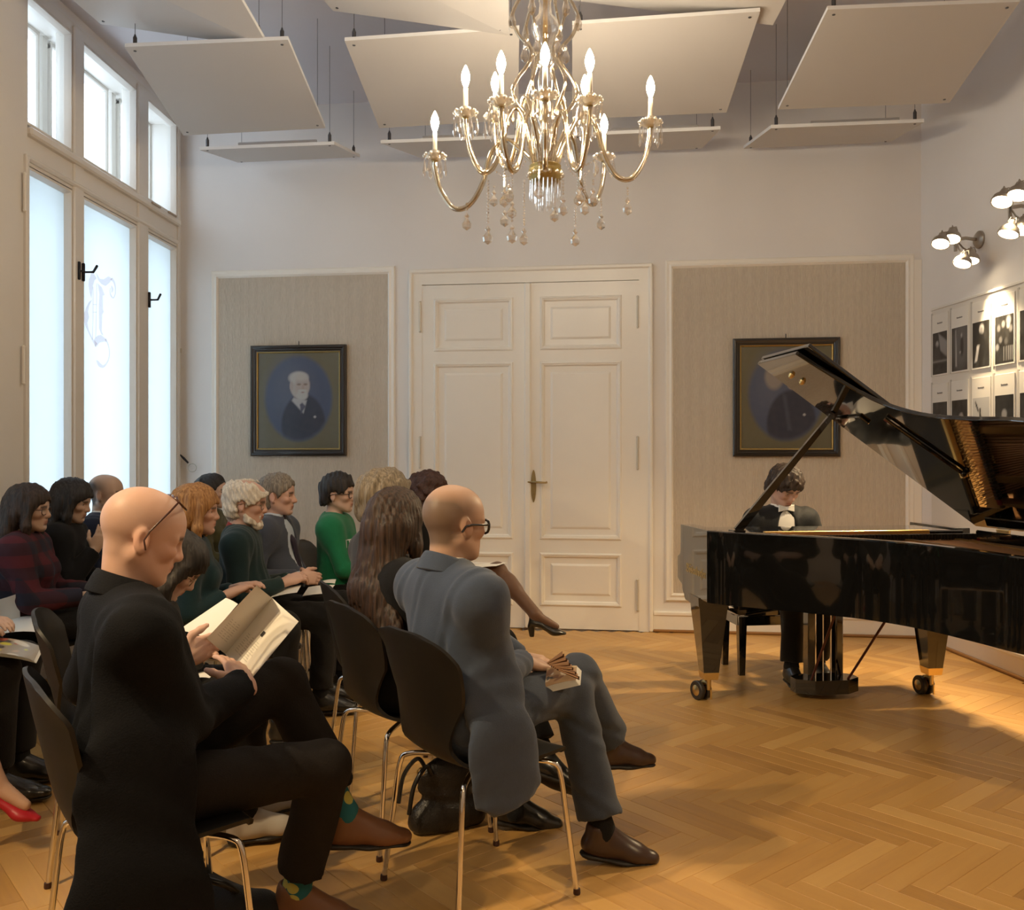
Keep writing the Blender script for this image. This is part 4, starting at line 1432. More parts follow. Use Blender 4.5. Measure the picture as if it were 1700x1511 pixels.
# ------------------------------------------------------------------ shell chairs
M_SHELL = mat('black_stained_shell', (.009, .0075, .006), .5, noise=.15, nscale=14)
M_CAP = mat('foot_cap', (.05, .02, .015), .5)
def make_chair():
    root = thing('shell_chair', 'black shell chair', 'chair', group='black shell chairs with chrome legs')
    pr = catmull([V(.215, .428, .165), V(.205, .449, .19), (V(.13, .452, .212)), V(.02, .443, .212), V(-.09, .440, .195), V(-.165, .462, .165), V(-.205, .515, .145), V(-.228, .585, .165), V(-.250, .68, .212), V(-.270, .77, .224), V(-.280, .82, .212), V(-.286, .850, .182), V(-.289, .866, .125)], 3)
    nt_ = 11
    def sheet(off):
        vs = []
        for i, p in enumerate(pr):
            a, b = pr[max(0, i - 1)], pr[min(len(pr) - 1, i + 1)]
            t = V(b.x - a.x, 0, b.y - a.y).normalized(); nrm = V(t.z, 0, -t.x)
            for k_ in range(nt_):
                t_ = -1 + 2 * k_ / (nt_ - 1)
                back = min(1, max(0, (p.y - .5) / .15))
                top_ = max(0, (p.y - .78) / .09); x = p.x + back * .055 * t_ * t_ * (1 - .75 * top_); z = p.y - top_ * .012 * t_ ** 4 + (1 - back) * .012 * t_ * t_
                vs.append(V(x, t_ * p.z, z) + nrm * off)
        return vs
    n_ = len(pr)
    vs = sheet(.0055) + sheet(-.0055); o = n_ * nt_
    fs = []
    for i in range(n_ - 1):
        for k_ in range(nt_ - 1):
            a = i * nt_ + k_
            fs.append((a, a + 1, a + nt_ + 1, a + nt_)); fs.append((o + a + nt_, o + a + nt_ + 1, o + a + 1, o + a))
    ring = [k_ for k_ in range(nt_)] + [i * nt_ + nt_ - 1 for i in range(1, n_)] + [(n_ - 1) * nt_ + k_ for k_ in range(nt_ - 2, -1, -1)] + [i * nt_ for i in range(n_ - 2, 0, -1)]
    for i in range(len(ring)):
        a, b = ring[i], ring[(i + 1) % len(ring)]
        fs.append((a, b, o + b, o + a))
    m = MB(); m.add(vs, fs); m.build('shell', M_SHELL, root, smooth=50)
    m = MB(); m.lathe([(.07, .418), (.085, .424), (.085, .434)], 18); m.build('hub_plate', M_DARKMETAL, root)
    for sx in (-1, 1):
        for sy in (-1, 1):
            m = MB()
            m.tube(catmull([V(sx * .02, sy * .03, .424), V(sx * .10, sy * .11, .424), V(sx * .165, sy * .172, .418), V(sx * .185, sy * .190, .385), V(sx * .20, sy * .203, .25), V(sx * .225, sy * .223, .012)], 4), .0088, 8)
            lg = m.build('leg', M_CHROME, root, smooth=60)
            m = MB(); m.lathe([(.011, 0), (.012, .004), (.011, .018)], 10, Matrix.Translation((sx * .226, sy * .224, 0))); m.build('foot_cap', M_CAP, lg)
    return root
CHAIR0 = make_chair()
def _reg(o):
    ks = kids(o); KIDS[o.name] = ks
    for c_ in ks: _reg(c_)
_reg(CHAIR0)
_used = [False]
def chair(x, y, yaw, label):
    if not _used[0]:
        c_ = CHAIR0; _used[0] = True
        c_.location = (x, y, 0); c_.rotation_euler = (0, 0, yaw)
    else:
        c_ = copy_tree(CHAIR0, (x, y, 0), yaw)
    c_['label'] = label
    return c_
# ------------------------------------------------------------------ soft-blended distance fields -> one continuous skin
F32 = np.float32
def axis_pts(lo, hi, h, fine):
    out = [lo]; x = lo
    while x < hi:
        st = h
        for a, b, hf in fine:
            if a - 2.2 * h < x < b: st = min(st, hf if a - h < x else max(hf, h * .6))
        x += st; out.append(x)
    return np.array(out, F32)
class Field:
    def __init__(self):
        self.p = []
    def rc(self, a, b, ra, rb, k=.02, sq=None, flat=0, op=0):
        self.p.append(('rc', np.array(a, F32), np.array(b, F32), ra, rb, k, sq, flat, op)); return self
    def el(self, c, r, R=None, k=.02, op=0):
        self.p.append(('el', np.array(c, F32), np.array(r, F32), None if R is None else np.array(R, F32), 0, k, None, 0, op)); return self
    def cut(self, c, n, rad, k=.004):
        """remove what lies on the +n side of a plane, within rad of c"""
        self.p.append(('cut', np.array(c, F32), np.array(n, F32) / np.linalg.norm(n), rad, 0, k, None, 0, 1)); return self
    def chain(self, pts, rs, k=.02, **kw):
        for i in range(len(pts) - 1): self.rc(pts[i], pts[i + 1], rs[i], rs[i + 1], k, **kw)
        return self
    def bounds(self):
        lo, hi = np.full(3, 9.), np.full(3, -9.)
        for q in self.p:
            if q[8]: continue
            if q[0] == 'rc':
                r = max(q[3], q[4]) * (1 if q[6] is None else max(1, q[6][1]))
                lo = np.minimum(lo, np.minimum(q[1], q[2]) - r); hi = np.maximum(hi, np.maximum(q[1], q[2]) + r)
            else:
                r = q[2] if q[3] is None else np.sqrt(((q[3] * q[2][None, :]) ** 2).sum(1))
                lo = np.minimum(lo, q[1] - r); hi = np.maximum(hi, q[1] + r)
        return lo, hi
    def mesh(self, h=.01, fine=(), noise=None):
        lo, hi = self.bounds(); lo -= .03; hi += .03
        ax = [axis_pts(lo[i], hi[i], h, [(f[0][i] - f[1], f[0][i] + f[1], f[2]) for f in fine]) for i in range(3)]
        D = np.full([len(a) for a in ax], .06, F32)
        for kind, c, b, ra, rb, k, sq, flat, op in self.p:
            if kind == 'rc':
                r = max(ra, rb) * (1 if sq is None else max(1, sq[1])); mn, mx = np.minimum(c, b) - r, np.maximum(c, b) + r
            elif kind == 'cut':
                mn, mx = c - ra, c + ra
            else:
                r = b if ra is None else np.sqrt(((ra * b[None, :]) ** 2).sum(1)); mn, mx = c - r, c + r
            mg = .03 + k
            if kind == 'cut': mg = 0
            s = []
            for i in range(3):
                i0, i1 = np.searchsorted(ax[i], mn[i] - mg), np.searchsorted(ax[i], mx[i] + mg)
                s.append(slice(max(0, i0 - 1), min(len(ax[i]), i1 + 1)))
            X = ax[0][s[0]][:, None, None]; Y = ax[1][s[1]][None, :, None]; Z = ax[2][s[2]][None, None, :]
            if X.size == 0 or Y.size == 0 or Z.size == 0: continue
            if kind == 'rc':
                x, y, z = X - c[0], Y - c[1], Z - c[2]
                ba = b - c; f = 1.0
                if sq is not None:
                    nn, fa = np.array(sq[0], F32), F32(sq[1]); nn = nn / np.linalg.norm(nn)
                    e = (x * nn[0] + y * nn[1] + z * nn[2]) * (1 / fa - 1)
                    x, y, z = x + e * nn[0], y + e * nn[1], z + e * nn[2]
                    ba = ba + nn * (ba @ nn) * (1 / fa - 1); f = min(1.0, fa) if fa < 1 else 1.0
                L2 = float(ba @ ba) + 1e-9
                t0 = (x * ba[0] + y * ba[1] + z * ba[2]) / L2
                t = np.clip(t0, 0, 1)
                d = np.sqrt((x - ba[0] * t) ** 2 + (y - ba[1] * t) ** 2 + (z - ba[2] * t) ** 2) - (ra + (rb - ra) * t)
                if flat: d = np.maximum(d, (t0 - 1) * math.sqrt(L2))
                if f < 1: d = d * ((1 + f) / 2)
            elif kind == 'el':
                x, y, z = X - c[0], Y - c[1], Z - c[2]
                if ra is not None:
                    R = ra
                    x, y, z = (x * R[0, 0] + y * R[1, 0] + z * R[2, 0], x * R[0, 1] + y * R[1, 1] + z * R[2, 1], x * R[0, 2] + y * R[1, 2] + z * R[2, 2])
                k0 = np.sqrt((x / b[0]) ** 2 + (y / b[1]) ** 2 + (z / b[2]) ** 2)
                k1 = np.sqrt((x / b[0] ** 2) ** 2 + (y / b[1] ** 2) ** 2 + (z / b[2] ** 2) ** 2) + 1e-6
                d = k0 * (k0 - 1) / k1
            else:
                d = -((X - c[0]) * b[0] + (Y - c[1]) * b[1] + (Z - c[2]) * b[2]) + 0 * X * Y * Z
            cur = D[s[0], s[1], s[2]]
            if op: d = -d; cur, d = -cur, -d
            hh = np.maximum(k - np.abs(cur - d), 0) / k
            res = np.minimum(cur, d) - hh * hh * k * .25
            D[s[0], s[1], s[2]] = -res if op else res
        if noise is not None:
            D += noise(ax[0][:, None, None], ax[1][None, :, None], ax[2][None, None, :]).astype(F32)
        return surf_nets(D, ax)

# subtraction: D = max(D, -d) = -min(-D, d); for 'cut' d is the half-space distance itself
def surf_nets(D, ax):
    S = D < 0
    nx, ny, nz = D.shape
    c8 = [S[i:nx - 1 + i, j:ny - 1 + j, k:nz - 1 + k] for i in (0, 1) for j in (0, 1) for k in (0, 1)]
    sm = np.zeros(c8[0].shape, np.int8)
    for c in c8: sm += c
    act = (sm > 0) & (sm < 8)
    I = np.argwhere(act)
    idx = np.full(act.shape, -1, np.int32); idx[act] = np.arange(len(I))
    acc = np.zeros((len(I), 3), F32); cnt = np.zeros(len(I), F32)
    i0, i1, i2 = I[:, 0], I[:, 1], I[:, 2]
    co = [(a, b, c) for a in (0, 1) for b in (0, 1) for c in (0, 1)]
    for a in co:
        for axn in range(3):
            if a[axn]: continue
            b = list(a); b[axn] = 1
            da = D[i0 + a[0], i1 + a[1], i2 + a[2]]; db = D[i0 + b[0], i1 + b[1], i2 + b[2]]
            m_ = (da < 0) != (db < 0)
            t = np.where(m_, da / np.where(m_, da - db, 1), 0)
            for q in range(3):
                pa = ax[q][I[:, q] + a[q]]; pb = ax[q][I[:, q] + b[q]]
                acc[:, q] += np.where(m_, pa + (pb - pa) * t, 0)
            cnt += m_
    vs = acc / cnt[:, None]
    fs = []
    for axn in range(3):
        sl0 = [slice(None)] * 3; sl1 = [slice(None)] * 3
        sl0[axn] = slice(0, -1); sl1[axn] = slice(1, None)
        A, B = S[tuple(sl0)], S[tuple(sl1)]
        E_ = np.argwhere(A != B)
        o = [q for q in range(3) if q != axn]
        lim = [n - 1 for n in D.shape]
        ok = (E_[:, o[0]] > 0) & (E_[:, o[1]] > 0) & (E_[:, o[0]] < lim[o[0]]) & (E_[:, o[1]] < lim[o[1]])
        E_ = E_[ok]
        sg = A[E_[:, 0], E_[:, 1], E_[:, 2]]
        qs = []
        for da, db in ((1, 1), (0, 1), (0, 0), (1, 0)):
            c = E_.copy(); c[:, o[0]] -= da; c[:, o[1]] -= db
            qs.append(idx[c[:, 0], c[:, 1], c[:, 2]])
        q = np.stack(qs, 1)
        flip = sg if axn != 1 else ~sg
        q[~flip] = q[~flip][:, ::-1]
        fs.append(q)
    f = np.concatenate(fs)
    f = f[(f >= 0).all(1)]
    return vs, f

def np_obj(name, vs, fs, m, parent=None, col=None, smooth=True):
    me = bpy.data.meshes.new(name)
    me.vertices.add(len(vs)); me.vertices.foreach_set('co', np.asarray(vs, F32).ravel())
    me.loops.add(len(fs) * 4); me.loops.foreach_set('vertex_index', fs.astype(np.int32).ravel())
    me.polygons.add(len(fs)); me.polygons.foreach_set('loop_start', np.arange(0, len(fs) * 4, 4, dtype=np.int32))
    me.polygons.foreach_set('use_smooth', np.ones(len(fs), bool))
    me.update(calc_edges=True)
    if col is not None:
        at = me.color_attributes.new('Col', 'FLOAT_COLOR', 'POINT')
        at.data.foreach_set('color', np.concatenate([np.clip(col, 0, 1), np.ones((len(vs), 1))], 1).astype(F32).ravel())
    me.materials.append(m)
    o = bpy.data.objects.new(name, me); COL.objects.link(o)
    if parent is not None: o.parent = parent
    return o

def rotm(yaw=0, pitch=0, roll=0):
    """pitch > 0 looks down, yaw > 0 turns to the left"""
    return np.array((Matrix.Rotation(math.radians(yaw), 3, 'Z') @ Matrix.Rotation(math.radians(pitch), 3, 'Y') @ Matrix.Rotation(math.radians(roll), 3, 'X')), F32)
def ss(a, b, x):
    t = np.clip((x - a) / (b - a), 0, 1); return t * t * (3 - 2 * t)
A3 = lambda *p: np.array(p, F32)

M_SKIN = mat('skin', (.6, .4, .3), .48, attr='Col', bump=.04, bscale=220, spec=.4)
M_EYE = mat('eye', (.72, .68, .62), .12)
M_IRIS = mat('iris', (.03, .018, .01), .1)
M_LENSG = M_CLEAR
def cloth(name, col, rough=.85, sheen=.15, noise=.10, bump=.25, bscale=260):
    return mat('cloth_' + name, col, rough, sheen=sheen, noise=noise, nscale=40, bump=bump, bscale=bscale, spec=.25)
def hairmat(name, c1, c2, rough=.58, stretch=(60, 60, 5)):
    if 'hair_' + name in MATS: return MATS['hair_' + name]
    m = bpy.data.materials.new('hair_' + name); m.use_nodes = True
    nt = m.node_tree; b = nt.nodes['Principled BSDF']
    tc = nt.nodes.new('ShaderNodeTexCoord'); mp = nt.nodes.new('ShaderNodeMapping'); mp.inputs['Scale'].default_value = stretch
    n = nt.nodes.new('ShaderNodeTexNoise'); n.inputs['Scale'].default_value = 2.2; n.inputs['Detail'].default_value = 5
    nt.links.new(tc.outputs['Object'], mp.inputs['Vector']); nt.links.new(mp.outputs['Vector'], n.inputs['Vector'])
    cr = nt.nodes.new('ShaderNodeValToRGB'); cr.color_ramp.elements[0].position = .36; cr.color_ramp.elements[1].position = .66
    cr.color_ramp.elements[0].color = (*c1, 1); cr.color_ramp.elements[1].color = (*c2, 1)
    nt.links.new(n.outputs['Fac'], cr.inputs['Fac']); nt.links.new(cr.outputs['Color'], b.inputs['Base Color'])
    b.inputs['Roughness'].default_value = rough; b.inputs['Specular IOR Level'].default_value = .45
    bp = nt.nodes.new('ShaderNodeBump'); bp.inputs['Strength'].default_value = .5; bp.inputs['Distance'].default_value = .006
    nt.links.new(n.outputs['Fac'], bp.inputs['Height']); nt.links.new(bp.outputs['Normal'], b.inputs['Normal'])
    MATS['hair_' + name] = m
    return m

# ------------------------------------------------------------------ head in its own frame: x forward, y left, z up, eyes at z = 0
def head_field(f, c, R, s, fem=False, nose=1.0, jaw=1.0, eyeclosed=False):
    T = lambda x, y, z: c + R @ (A3(x, y, z) * s)
    E = lambda x, y, z, rx, ry, rz_, k=.02, op=0, R2=None: f.el(T(x, y, z), A3(rx, ry, rz_) * s, R if R2 is None else R @ R2, k, op)
    RC = lambda a, b, ra, rb, k=.01, **kw: f.rc(T(*a), T(*b), ra * s, rb * s, k, **kw)
    E(-.014, 0, .030, .099, .077, .088, .03)                        # cranium
    E(.030, 0, .028, .060, .062, .070, .03)                         # forehead
    E(.026, 0, -.045, .062, .056 * jaw, .066, .03)                  # face block
    for y in (-1, 1):
        RC((-.008, y * .052 * jaw, -.050), (.066, y * .018, -.093), .020, .016, .025)   # jaw
        E(.058, y * .040, -.022, .026, .022, .020, .02)             # cheekbone
        RC((.079, y * .012, .014), (.066, y * .048, .012), .011, .011, .014)  # brow
        E(.088, y * .031, -.002, .015, .019, .012, .008, op=1)      # socket
        RC((.071, y * .020, .0045), (.069, y * .043, .003), .0065, .006, .004)  # upper lid
        RC((.070, y * .021, -.0085), (.067, y * .042, -.0085), .006, .005, .005)  # lower lid
        E(.091, y * .0125, -.033, .010, .008, .008, .008)           # nostril wing
    E(.068, 0, -.093, .022, .024 * jaw, .020, .02)                  # chin
    RC((.083, 0, .010), (.100 * (1 + .06 * (nose - 1)), 0, -.026), .0075, .0115 * nose, .012)   # nose
    E(.099 * (1 + .05 * (nose - 1)), 0, -.031, .0125 * nose, .0115, .0095, .008)
    E(.070, 0, -.062, .022, .028, .022, .02)                        # muzzle
    RC((.0885, -.010, -.0565), (.0885, .010, -.0565), .0062, .0062, .005)
    for y in (-1, 1):
        RC((.0885, y * .008, -.0565), (.078, y * .023, -.0610), .0060, .0035, .004)
        RC((.0870, y * .006, -.0690), (.078, y * .022, -.0625), .0072, .0035, .004)
    RC((.0900, -.007, -.0632), (.0900, .007, -.0632), .0022, .0022, .003, op=1)
    E(.0905, 0, -.0805, .010, .018, .006, .008, op=1)
    # ears
    for y in (-1, 1):
        R2 = np.array(Matrix.Rotation(math.radians(y * 22), 3, 'Z') @ Matrix.Rotation(math.radians(-12), 3, 'Y'), F32)
        E(-.012, y * .080, -.012, .020, .0085, .032, .008, R2=R2)
        E(-.006, y * .0895, -.008, .011, .006, .020, .006, op=1, R2=R2)
        E(-.004, y * .0785, -.018, .008, .007, .010, .006, R2=R2)
        E(-.004, y * .0765, -.038, .010, .006, .009, .006, R2=R2)

def skin_colors(vs, c, R, s, skin, stubble=None, lips=None, brow=(.05, .03, .02), redness=.12, balding=None, bodycol=None):
    q = ((vs - c) @ R) / s
    col = np.tile(np.array(skin, F32), (len(vs), 1))
    def mixc(w, cc):
        nonlocal col
        col = col * (1 - w[:, None]) + np.array(cc, F32) * w[:, None]
    r_ = np.random.RandomState(int(abs(c[0] * 1e4)) % 1000 + 7)
    mot = sum(np.sin(q @ r_.normal(0, 60, 3).astype(F32) + r_.uniform(0, 6)) for _ in range(6)) / 6
    col = col * (1 + .05 * mot[:, None])
    red = np.array(skin) * np.array([1.0, .74, .68])
    g = lambda x, y, z, rad: np.exp(-((q[:, 0] - x) ** 2 + (np.abs(q[:, 1]) - y) ** 2 + (q[:, 2] - z) ** 2) / rad ** 2)
    mixc(np.clip(g(.065, .042, -.03, .030) + g(.10, 0, -.03, .018) + g(-.012, .085, -.012, .03), 0, 1) * min(1, redness * 4), red)
    lipc = lips or tuple(np.array(skin) * np.array([.82, .52, .48]))
    lm = np.exp(-(((q[:, 2] + .0625) / .0095) ** 2) - (q[:, 1] / .021) ** 4) * (q[:, 0] > .076)
    mixc(np.clip(lm * 1.3, 0, .9), lipc)
    mixc(np.exp(-((q[:, 2] + .0630) / .0020) ** 2 - (q[:, 1] / .020) ** 4) * (q[:, 0] > .078) * .7, (.10, .03, .03))
    bm = np.exp(-((q[:, 2] - .017 - .10 * np.clip(.045 - np.abs(np.abs(q[:, 1]) - .0), 0, .02)) / .0055) ** 2) * ss(.008, .014, np.abs(q[:, 1])) * (1 - ss(.048, .056, np.abs(q[:, 1]))) * (q[:, 0] > .045)
    mixc(np.clip(bm * 1.2, 0, .85), brow)
    lid = np.exp(-((q[:, 2] + .0005) / .0018) ** 2) * ss(.016, .020, np.abs(q[:, 1])) * (1 - ss(.044, .048, np.abs(q[:, 1]))) * (q[:, 0] > .062)
    mixc(lid * .8, (.04, .02, .015))
    mixc(np.clip(g(.094, .008, -.040, .0045), 0, 1) * .8, np.array(skin) * .35)
    if stubble is not None:
        sc, amt = stubble
        hl = ss(-.055, -.035, q[:, 2]) * (1 - ss(.015, .105, q[:, 2])) * (1 - ss(-.02, .045, q[:, 0])) + ss(-.085, -.06, q[:, 2]) * (1 - ss(-.06, -.02, q[:, 0])) * (1 - ss(.01, .105, q[:, 2]))
        ear = g(-.010, .082, -.012, .034)
        mixc(np.clip(hl, 0, 1) * amt * (1 - ear) * (q[:, 2] > -.12), sc)
    if balding is not None:
        sc, amt = balding
        jl = ss(-.11, -.09, q[:, 2]) * (1 - ss(-.05, -.03, q[:, 2])) * (q[:, 0] > .0) * (1 - np.clip(lm * 1.5, 0, 1))
        mixc(jl * amt, sc)
    return col

def add_eyes(root, c, R, s, half=False):
    for y in (-1, 1):
        p = c + R @ (A3(.0660, y * .0315, -.0015) * s)
        m = MB(); m.ball(V(*p), .0120 * s, 12, 8)
        e = m.build('eyeball', M_EYE, root, smooth=60)
        d = R @ A3(1, y * .05, -.25 if half else -.04); d = d / np.linalg.norm(d)
        m = MB(); Mx = Matrix.Translation(V(*(p + d * .0092 * s))) @ V(*d).to_track_quat('Z', 'Y').to_matrix().to_4x4()
        m.lathe([(.0056 * s, 0), (.0040 * s, .0024 * s), (.0005, .0032 * s)], 10, Mx)
        m.build('iris', M_IRIS, e, smooth=60)

def hand_field(f, W, d, n, side, curl=.5, s=1.0, spread=.0, thumb=.7):
    W, d, n = A3(*W), A3(*d), A3(*n)
    d = d / np.linalg.norm(d); n = n - d * (n @ d); n = n / np.linalg.norm(n)
    th = np.cross(d, n) if side == 'R' else np.cross(n, d)
    Rm = np.stack([d, th, n], 1)
    f.rc(W - d * .02 * s, W + d * .03 * s, .025 * s, .030 * s, .02, sq=(n, .72))
    f.el(W + d * .052 * s + n * .001, A3(.048, .041, .0165) * s, Rm, .015)
    for i, (o, L) in enumerate(((.029, .070), (.0095, .078), (-.0105, .072), (-.029, .057))):
        b = W + d * (.083 - (.004 if i in (0, 3) else 0)) * s + th * o * s - n * .002 * s
        a0 = curl * (.75 + .12 * i)
        sp = th * (spread * (1.5 - i) * .3)
        pts = [b]; ang = 0
        dirs = d
        for q_, fr in enumerate((.46, .30, .24)):
            ang += a0 * (.7, 1.0, .8)[q_]
            v = (d + sp) * math.cos(ang) + n * math.sin(ang); v = v / np.linalg.norm(v)
            pts.append(pts[-1] + v * L * fr * s)
        rs = (.0094, .0086, .0078, .0066)
        f.rc(W + d * .05 * s + th * o * .85 * s, b, .0115 * s, .0098 * s, .012)
        f.chain(pts, [r * s for r in rs], .004)
    b = W + d * .022 * s + th * .026 * s + n * .004 * s
    v1 = d * .62 + th * (.30 + thumb * .55) + n * .30; v1 /= np.linalg.norm(v1)
    v2 = d * .88 + th * (.05 + thumb * .3) + n * .38; v2 /= np.linalg.norm(v2)
    p1 = b + v1 * .040 * s; p2 = p1 + v2 * .029 * s; p3 = p2 + v2 * .022 * s
    f.chain([b, p1, p2, p3], [.0155 * s, .0112 * s, .0098 * s, .0078 * s], .010)
    return Rm

def ik(a, t, l1, l2, pole):
    d = t - a; L = np.linalg.norm(d)
    L = min(L, (l1 + l2) * .999); u = d / np.linalg.norm(d)
    x = (l1 * l1 - l2 * l2 + L * L) / (2 * L); h = math.sqrt(max(0, l1 * l1 - x * x))
    p = A3(*pole); p = p - u * (p @ u); p = p / np.linalg.norm(p)
    return a + u * x + p * h, a + u * L

def folds(amp, seed, fr=55.0, zf=1.0):
    r = np.random.RandomState(seed)
    ks = [r.normal(0, fr, 3) * A3(1, 1, zf) for _ in range(3)]; ph = r.uniform(0, 6, 6)
    def fn(X, Y, Z):
        w = np.sin(X * ks[0][0] * .4 + Y * ks[0][1] * .4 + Z * ks[0][2] * .4 + ph[3])
        a = np.sin(X * ks[0][0] + Y * ks[0][1] + Z * ks[0][2] + 1.7 * w + ph[0])
        b = np.sin(X * ks[1][0] + Y * ks[1][1] + Z * ks[1][2] + 1.2 * w + ph[1])
        return amp * (a + .7 * b) * (.55 + .45 * w)
    return fn

PEOPLE = {}
def person(key, label, head, yaw, hyaw=None, pitch=6, roll=0, lean=4, skin=(.52, .33, .235), fem=False, hs=1.0, wid=1.0, belly=0.0,
           top='jacket', topm=None, shirtm=None, trm=None, shoem=None, hair=None, rw=None, lw=None, rh=None, lh=None,
           rk=None, ra=None, lk=None, la=None, rt=None, lt=None, stubble=None, jaw=None, brow=(.05, .03, .02), nose=1.0, lod=1.0, cuff=None,
           collar=None, vneck=None, tights=None, skirt=False, sockm=None, hands=True, tail=None, redness=.12, eyes=True, jawstub=None, slouch=0.0, shoulder=None, armr=1.0, hem=.058, epole=None, feet=True, hemf=.10, fold=1.0):
    hw = P(*head)
    hyaw = yaw if hyaw is None else hyaw
    up = A3(math.sin(math.radians(lean)), 0, math.cos(math.radians(lean)))
    pel = A3(0, 0, .555)
    sT = (hw.z - .125 * hs - .02 - pel[2]) / (.47 * up[2])
    T = sT
    R = rotm(hyaw - yaw, pitch, roll)
    N = pel + up * (.47 * T) + A3(slouch, 0, 0)
    hc = N + A3(.022 + .055 * math.sin(math.radians(max(0, pitch))), 0, 0); hc[2] = hw.z
    cy_, sy_ = math.cos(math.radians(yaw)), math.sin(math.radians(yaw))
    ox, oy = hw.x - (hc[0] * cy_ - hc[1] * sy_), hw.y - (hc[0] * sy_ + hc[1] * cy_)
    def to_loc(p):
        x, y = p[0] - ox, p[1] - oy
        return A3(x * cy_ + y * sy_, -x * sy_ + y * cy_, p[2])
    def L(p):
        """local tuple, or ('px', x, y, d) for a place seen in the photo"""
        if p is None: return None
        if isinstance(p[0], str): return to_loc(P(*p[1:])) if p[0] == 'px' else to_loc(p[1:])
        return A3(*p)
    Rl = np.array(Matrix.Rotation(math.radians(lean), 3, 'Y'), F32)
    sw = shoulder or (.150 if fem else .172) * wid
    shR, shL = pel + up * (.405 * T) + A3(slouch * .8, -sw, 0), pel + up * (.405 * T) + A3(slouch * .8, sw, 0)
    wr, wl = L(rw), L(lw)
    if wr is None: wr = A3(.30, -.10, .68)
    if wl is None: wl = A3(.30, .10, .68)
    ua, fa_ = (.285, .265) if not fem else (.265, .245)
    eR, wr = ik(shR, wr, ua, fa_, (epole or {}).get('R', (-.5, -.5, -.8)))
    eL, wl = ik(shL, wl, ua, fa_, (epole or {}).get('L', (-.5, .5, -.8)))
    hipR, hipL = A3(.02, -.085, .545), A3(.02, .085, .545)
    kR = L(rk) if rk is not None else A3(.45, -.115, .535); kL = L(lk) if lk is not None else A3(.45, .115, .535)
    aR = L(ra) if ra is not None else A3(.43, -.115, .107); aL = L(la) if la is not None else A3(.43, .115, .107)
    root = None
    # ---- skin: one continuous body
    f = Field()
    bc = .84 if not fem else .80
    f.el(pel + up * (.30 * T), A3(.088, .145 * wid * bc / .84, .18 * T), Rl, .04)
    f.el(pel + up * (.12 * T), A3(.088 + belly * .6, .13 * wid, .15), Rl, .05)
    f.el(pel + A3(-.005, 0, .0), A3(.098, .145 * wid, .092), None, .05)
    f.rc(shR, shL, .046, .046, .05)
    for sh_ in (shR, shL):
        f.rc(N + A3(-.012, 0, -.012), sh_ + A3(0, 0, .004), .042, .036, .04)
    f.rc(N + A3(-.010, 0, -.05), hc + R @ (A3(-.028, 0, -.055) * hs), .056 * hs * (.88 if fem else 1.0), .050 * hs * (.86 if fem else 1.0), .025)
    for sh_, e_, w_ in ((shR, eR, wr), (shL, eL, wl)):
        f.chain([sh_, e_, w_], [.042 * armr, .035, .0235], .02)
    for h_, k_, a_ in ((hipR, kR, aR), (hipL, kL, aL)):
        f.chain([h_, k_], [.070, .050], .03); f.chain([k_, a_], [.046, .033], .02)
        mid = k_ + (a_ - k_) * .3
        f.rc(mid, mid + (a_ - k_) * .15, .050, .044, .03)
    head_field(f, hc, R, hs, fem, nose, jaw or (.88 if fem else 1.0))
    fine = [(hc, .135 * hs, .0046 * lod)]
    hsz = .92 if fem else 1.0
    if hands:
        for w_, e_, sp, sd in ((wr, eR, rh, 'R'), (wl, eL, lh, 'L')):
            sp = dict(sp or {})
            d = A3(*sp['d']) if 'd' in sp else (w_ - e_)
            if 'dpx' in sp: d = to_loc(P(*sp['dpx'])) - w_
            n_ = sp.get('n', (0, 0, -1))
            hand_field(f, w_, d, n_, sd, sp.get('curl', .45), hsz, sp.get('spread', 0), sp.get('thumb', .6))
            dd = d / np.linalg.norm(d)
            if sp.get('fine', True): fine.append((w_ + dd * .08, .105, .0052 * lod))
    # feet inside the shoes
    def toe(k_, a_, t_):
        if t_ is not None:
            t = L(t_) if isinstance(t_[0], str) else A3(*t_)
            t = t - a_ if isinstance(t_[0], str) else t
        else: t = A3(1, 0, 0); 
        return t / np.linalg.norm(t)
    tR, tL = toe(kR, aR, rt), toe(kL, aL, lt)
    for a_, t_ in ((aR, tR), (aL, tL)):
        u_ = foot_up(kR if a_ is aR else kL, a_, t_)
        f.rc(a_ - u_ * .012, a_ + t_ * .13 - u_ * .062, .029, .016, .02)
    vs, fs = f.mesh(.017, fine)
    col = skin_colors(vs, hc, R, hs, skin, stubble, None, brow, redness, jawstub)
    root = np_obj('person', vs, fs, M_SKIN, None, col)
    root.location = (ox, oy, 0); root.rotation_euler = (0, 0, math.radians(yaw))
    tag(root, label, 'person')
    if eyes: add_eyes(root, hc, R, hs, pitch > 20)
    # ---- upper garment
    h = .0105 * lod
    inf = {'jacket': .026, 'sweater': .020, 'blouse': .016}[top]
    def torso(f, inf, sleeve=True, tailz=None):
        f.el(pel + up * (.30 * T), A3(.093 + inf, (.150 * wid * bc / .84) + inf, .185 * T + .01), Rl, .05)
        f.el(pel + up * (.12 * T) + A3(belly * .4, 0, 0), A3(.095 + inf + belly, .138 * wid + inf + belly * .5, .16), Rl, .06)
        f.el(pel + A3(-.005, 0, .01), A3(.105 + inf, .150 * wid + inf, .10), None, .05)
        f.rc(shR + A3(0, .02, -.01), shL + A3(0, -.02, -.01), .056 + inf * .6, .056 + inf * .6, .07)
        for sh_ in (shR, shL):
            f.rc(N + A3(-.014, 0, -.034), sh_ + A3(0, 0, .004), .052 + inf * .4, .044 + inf * .6, .06)
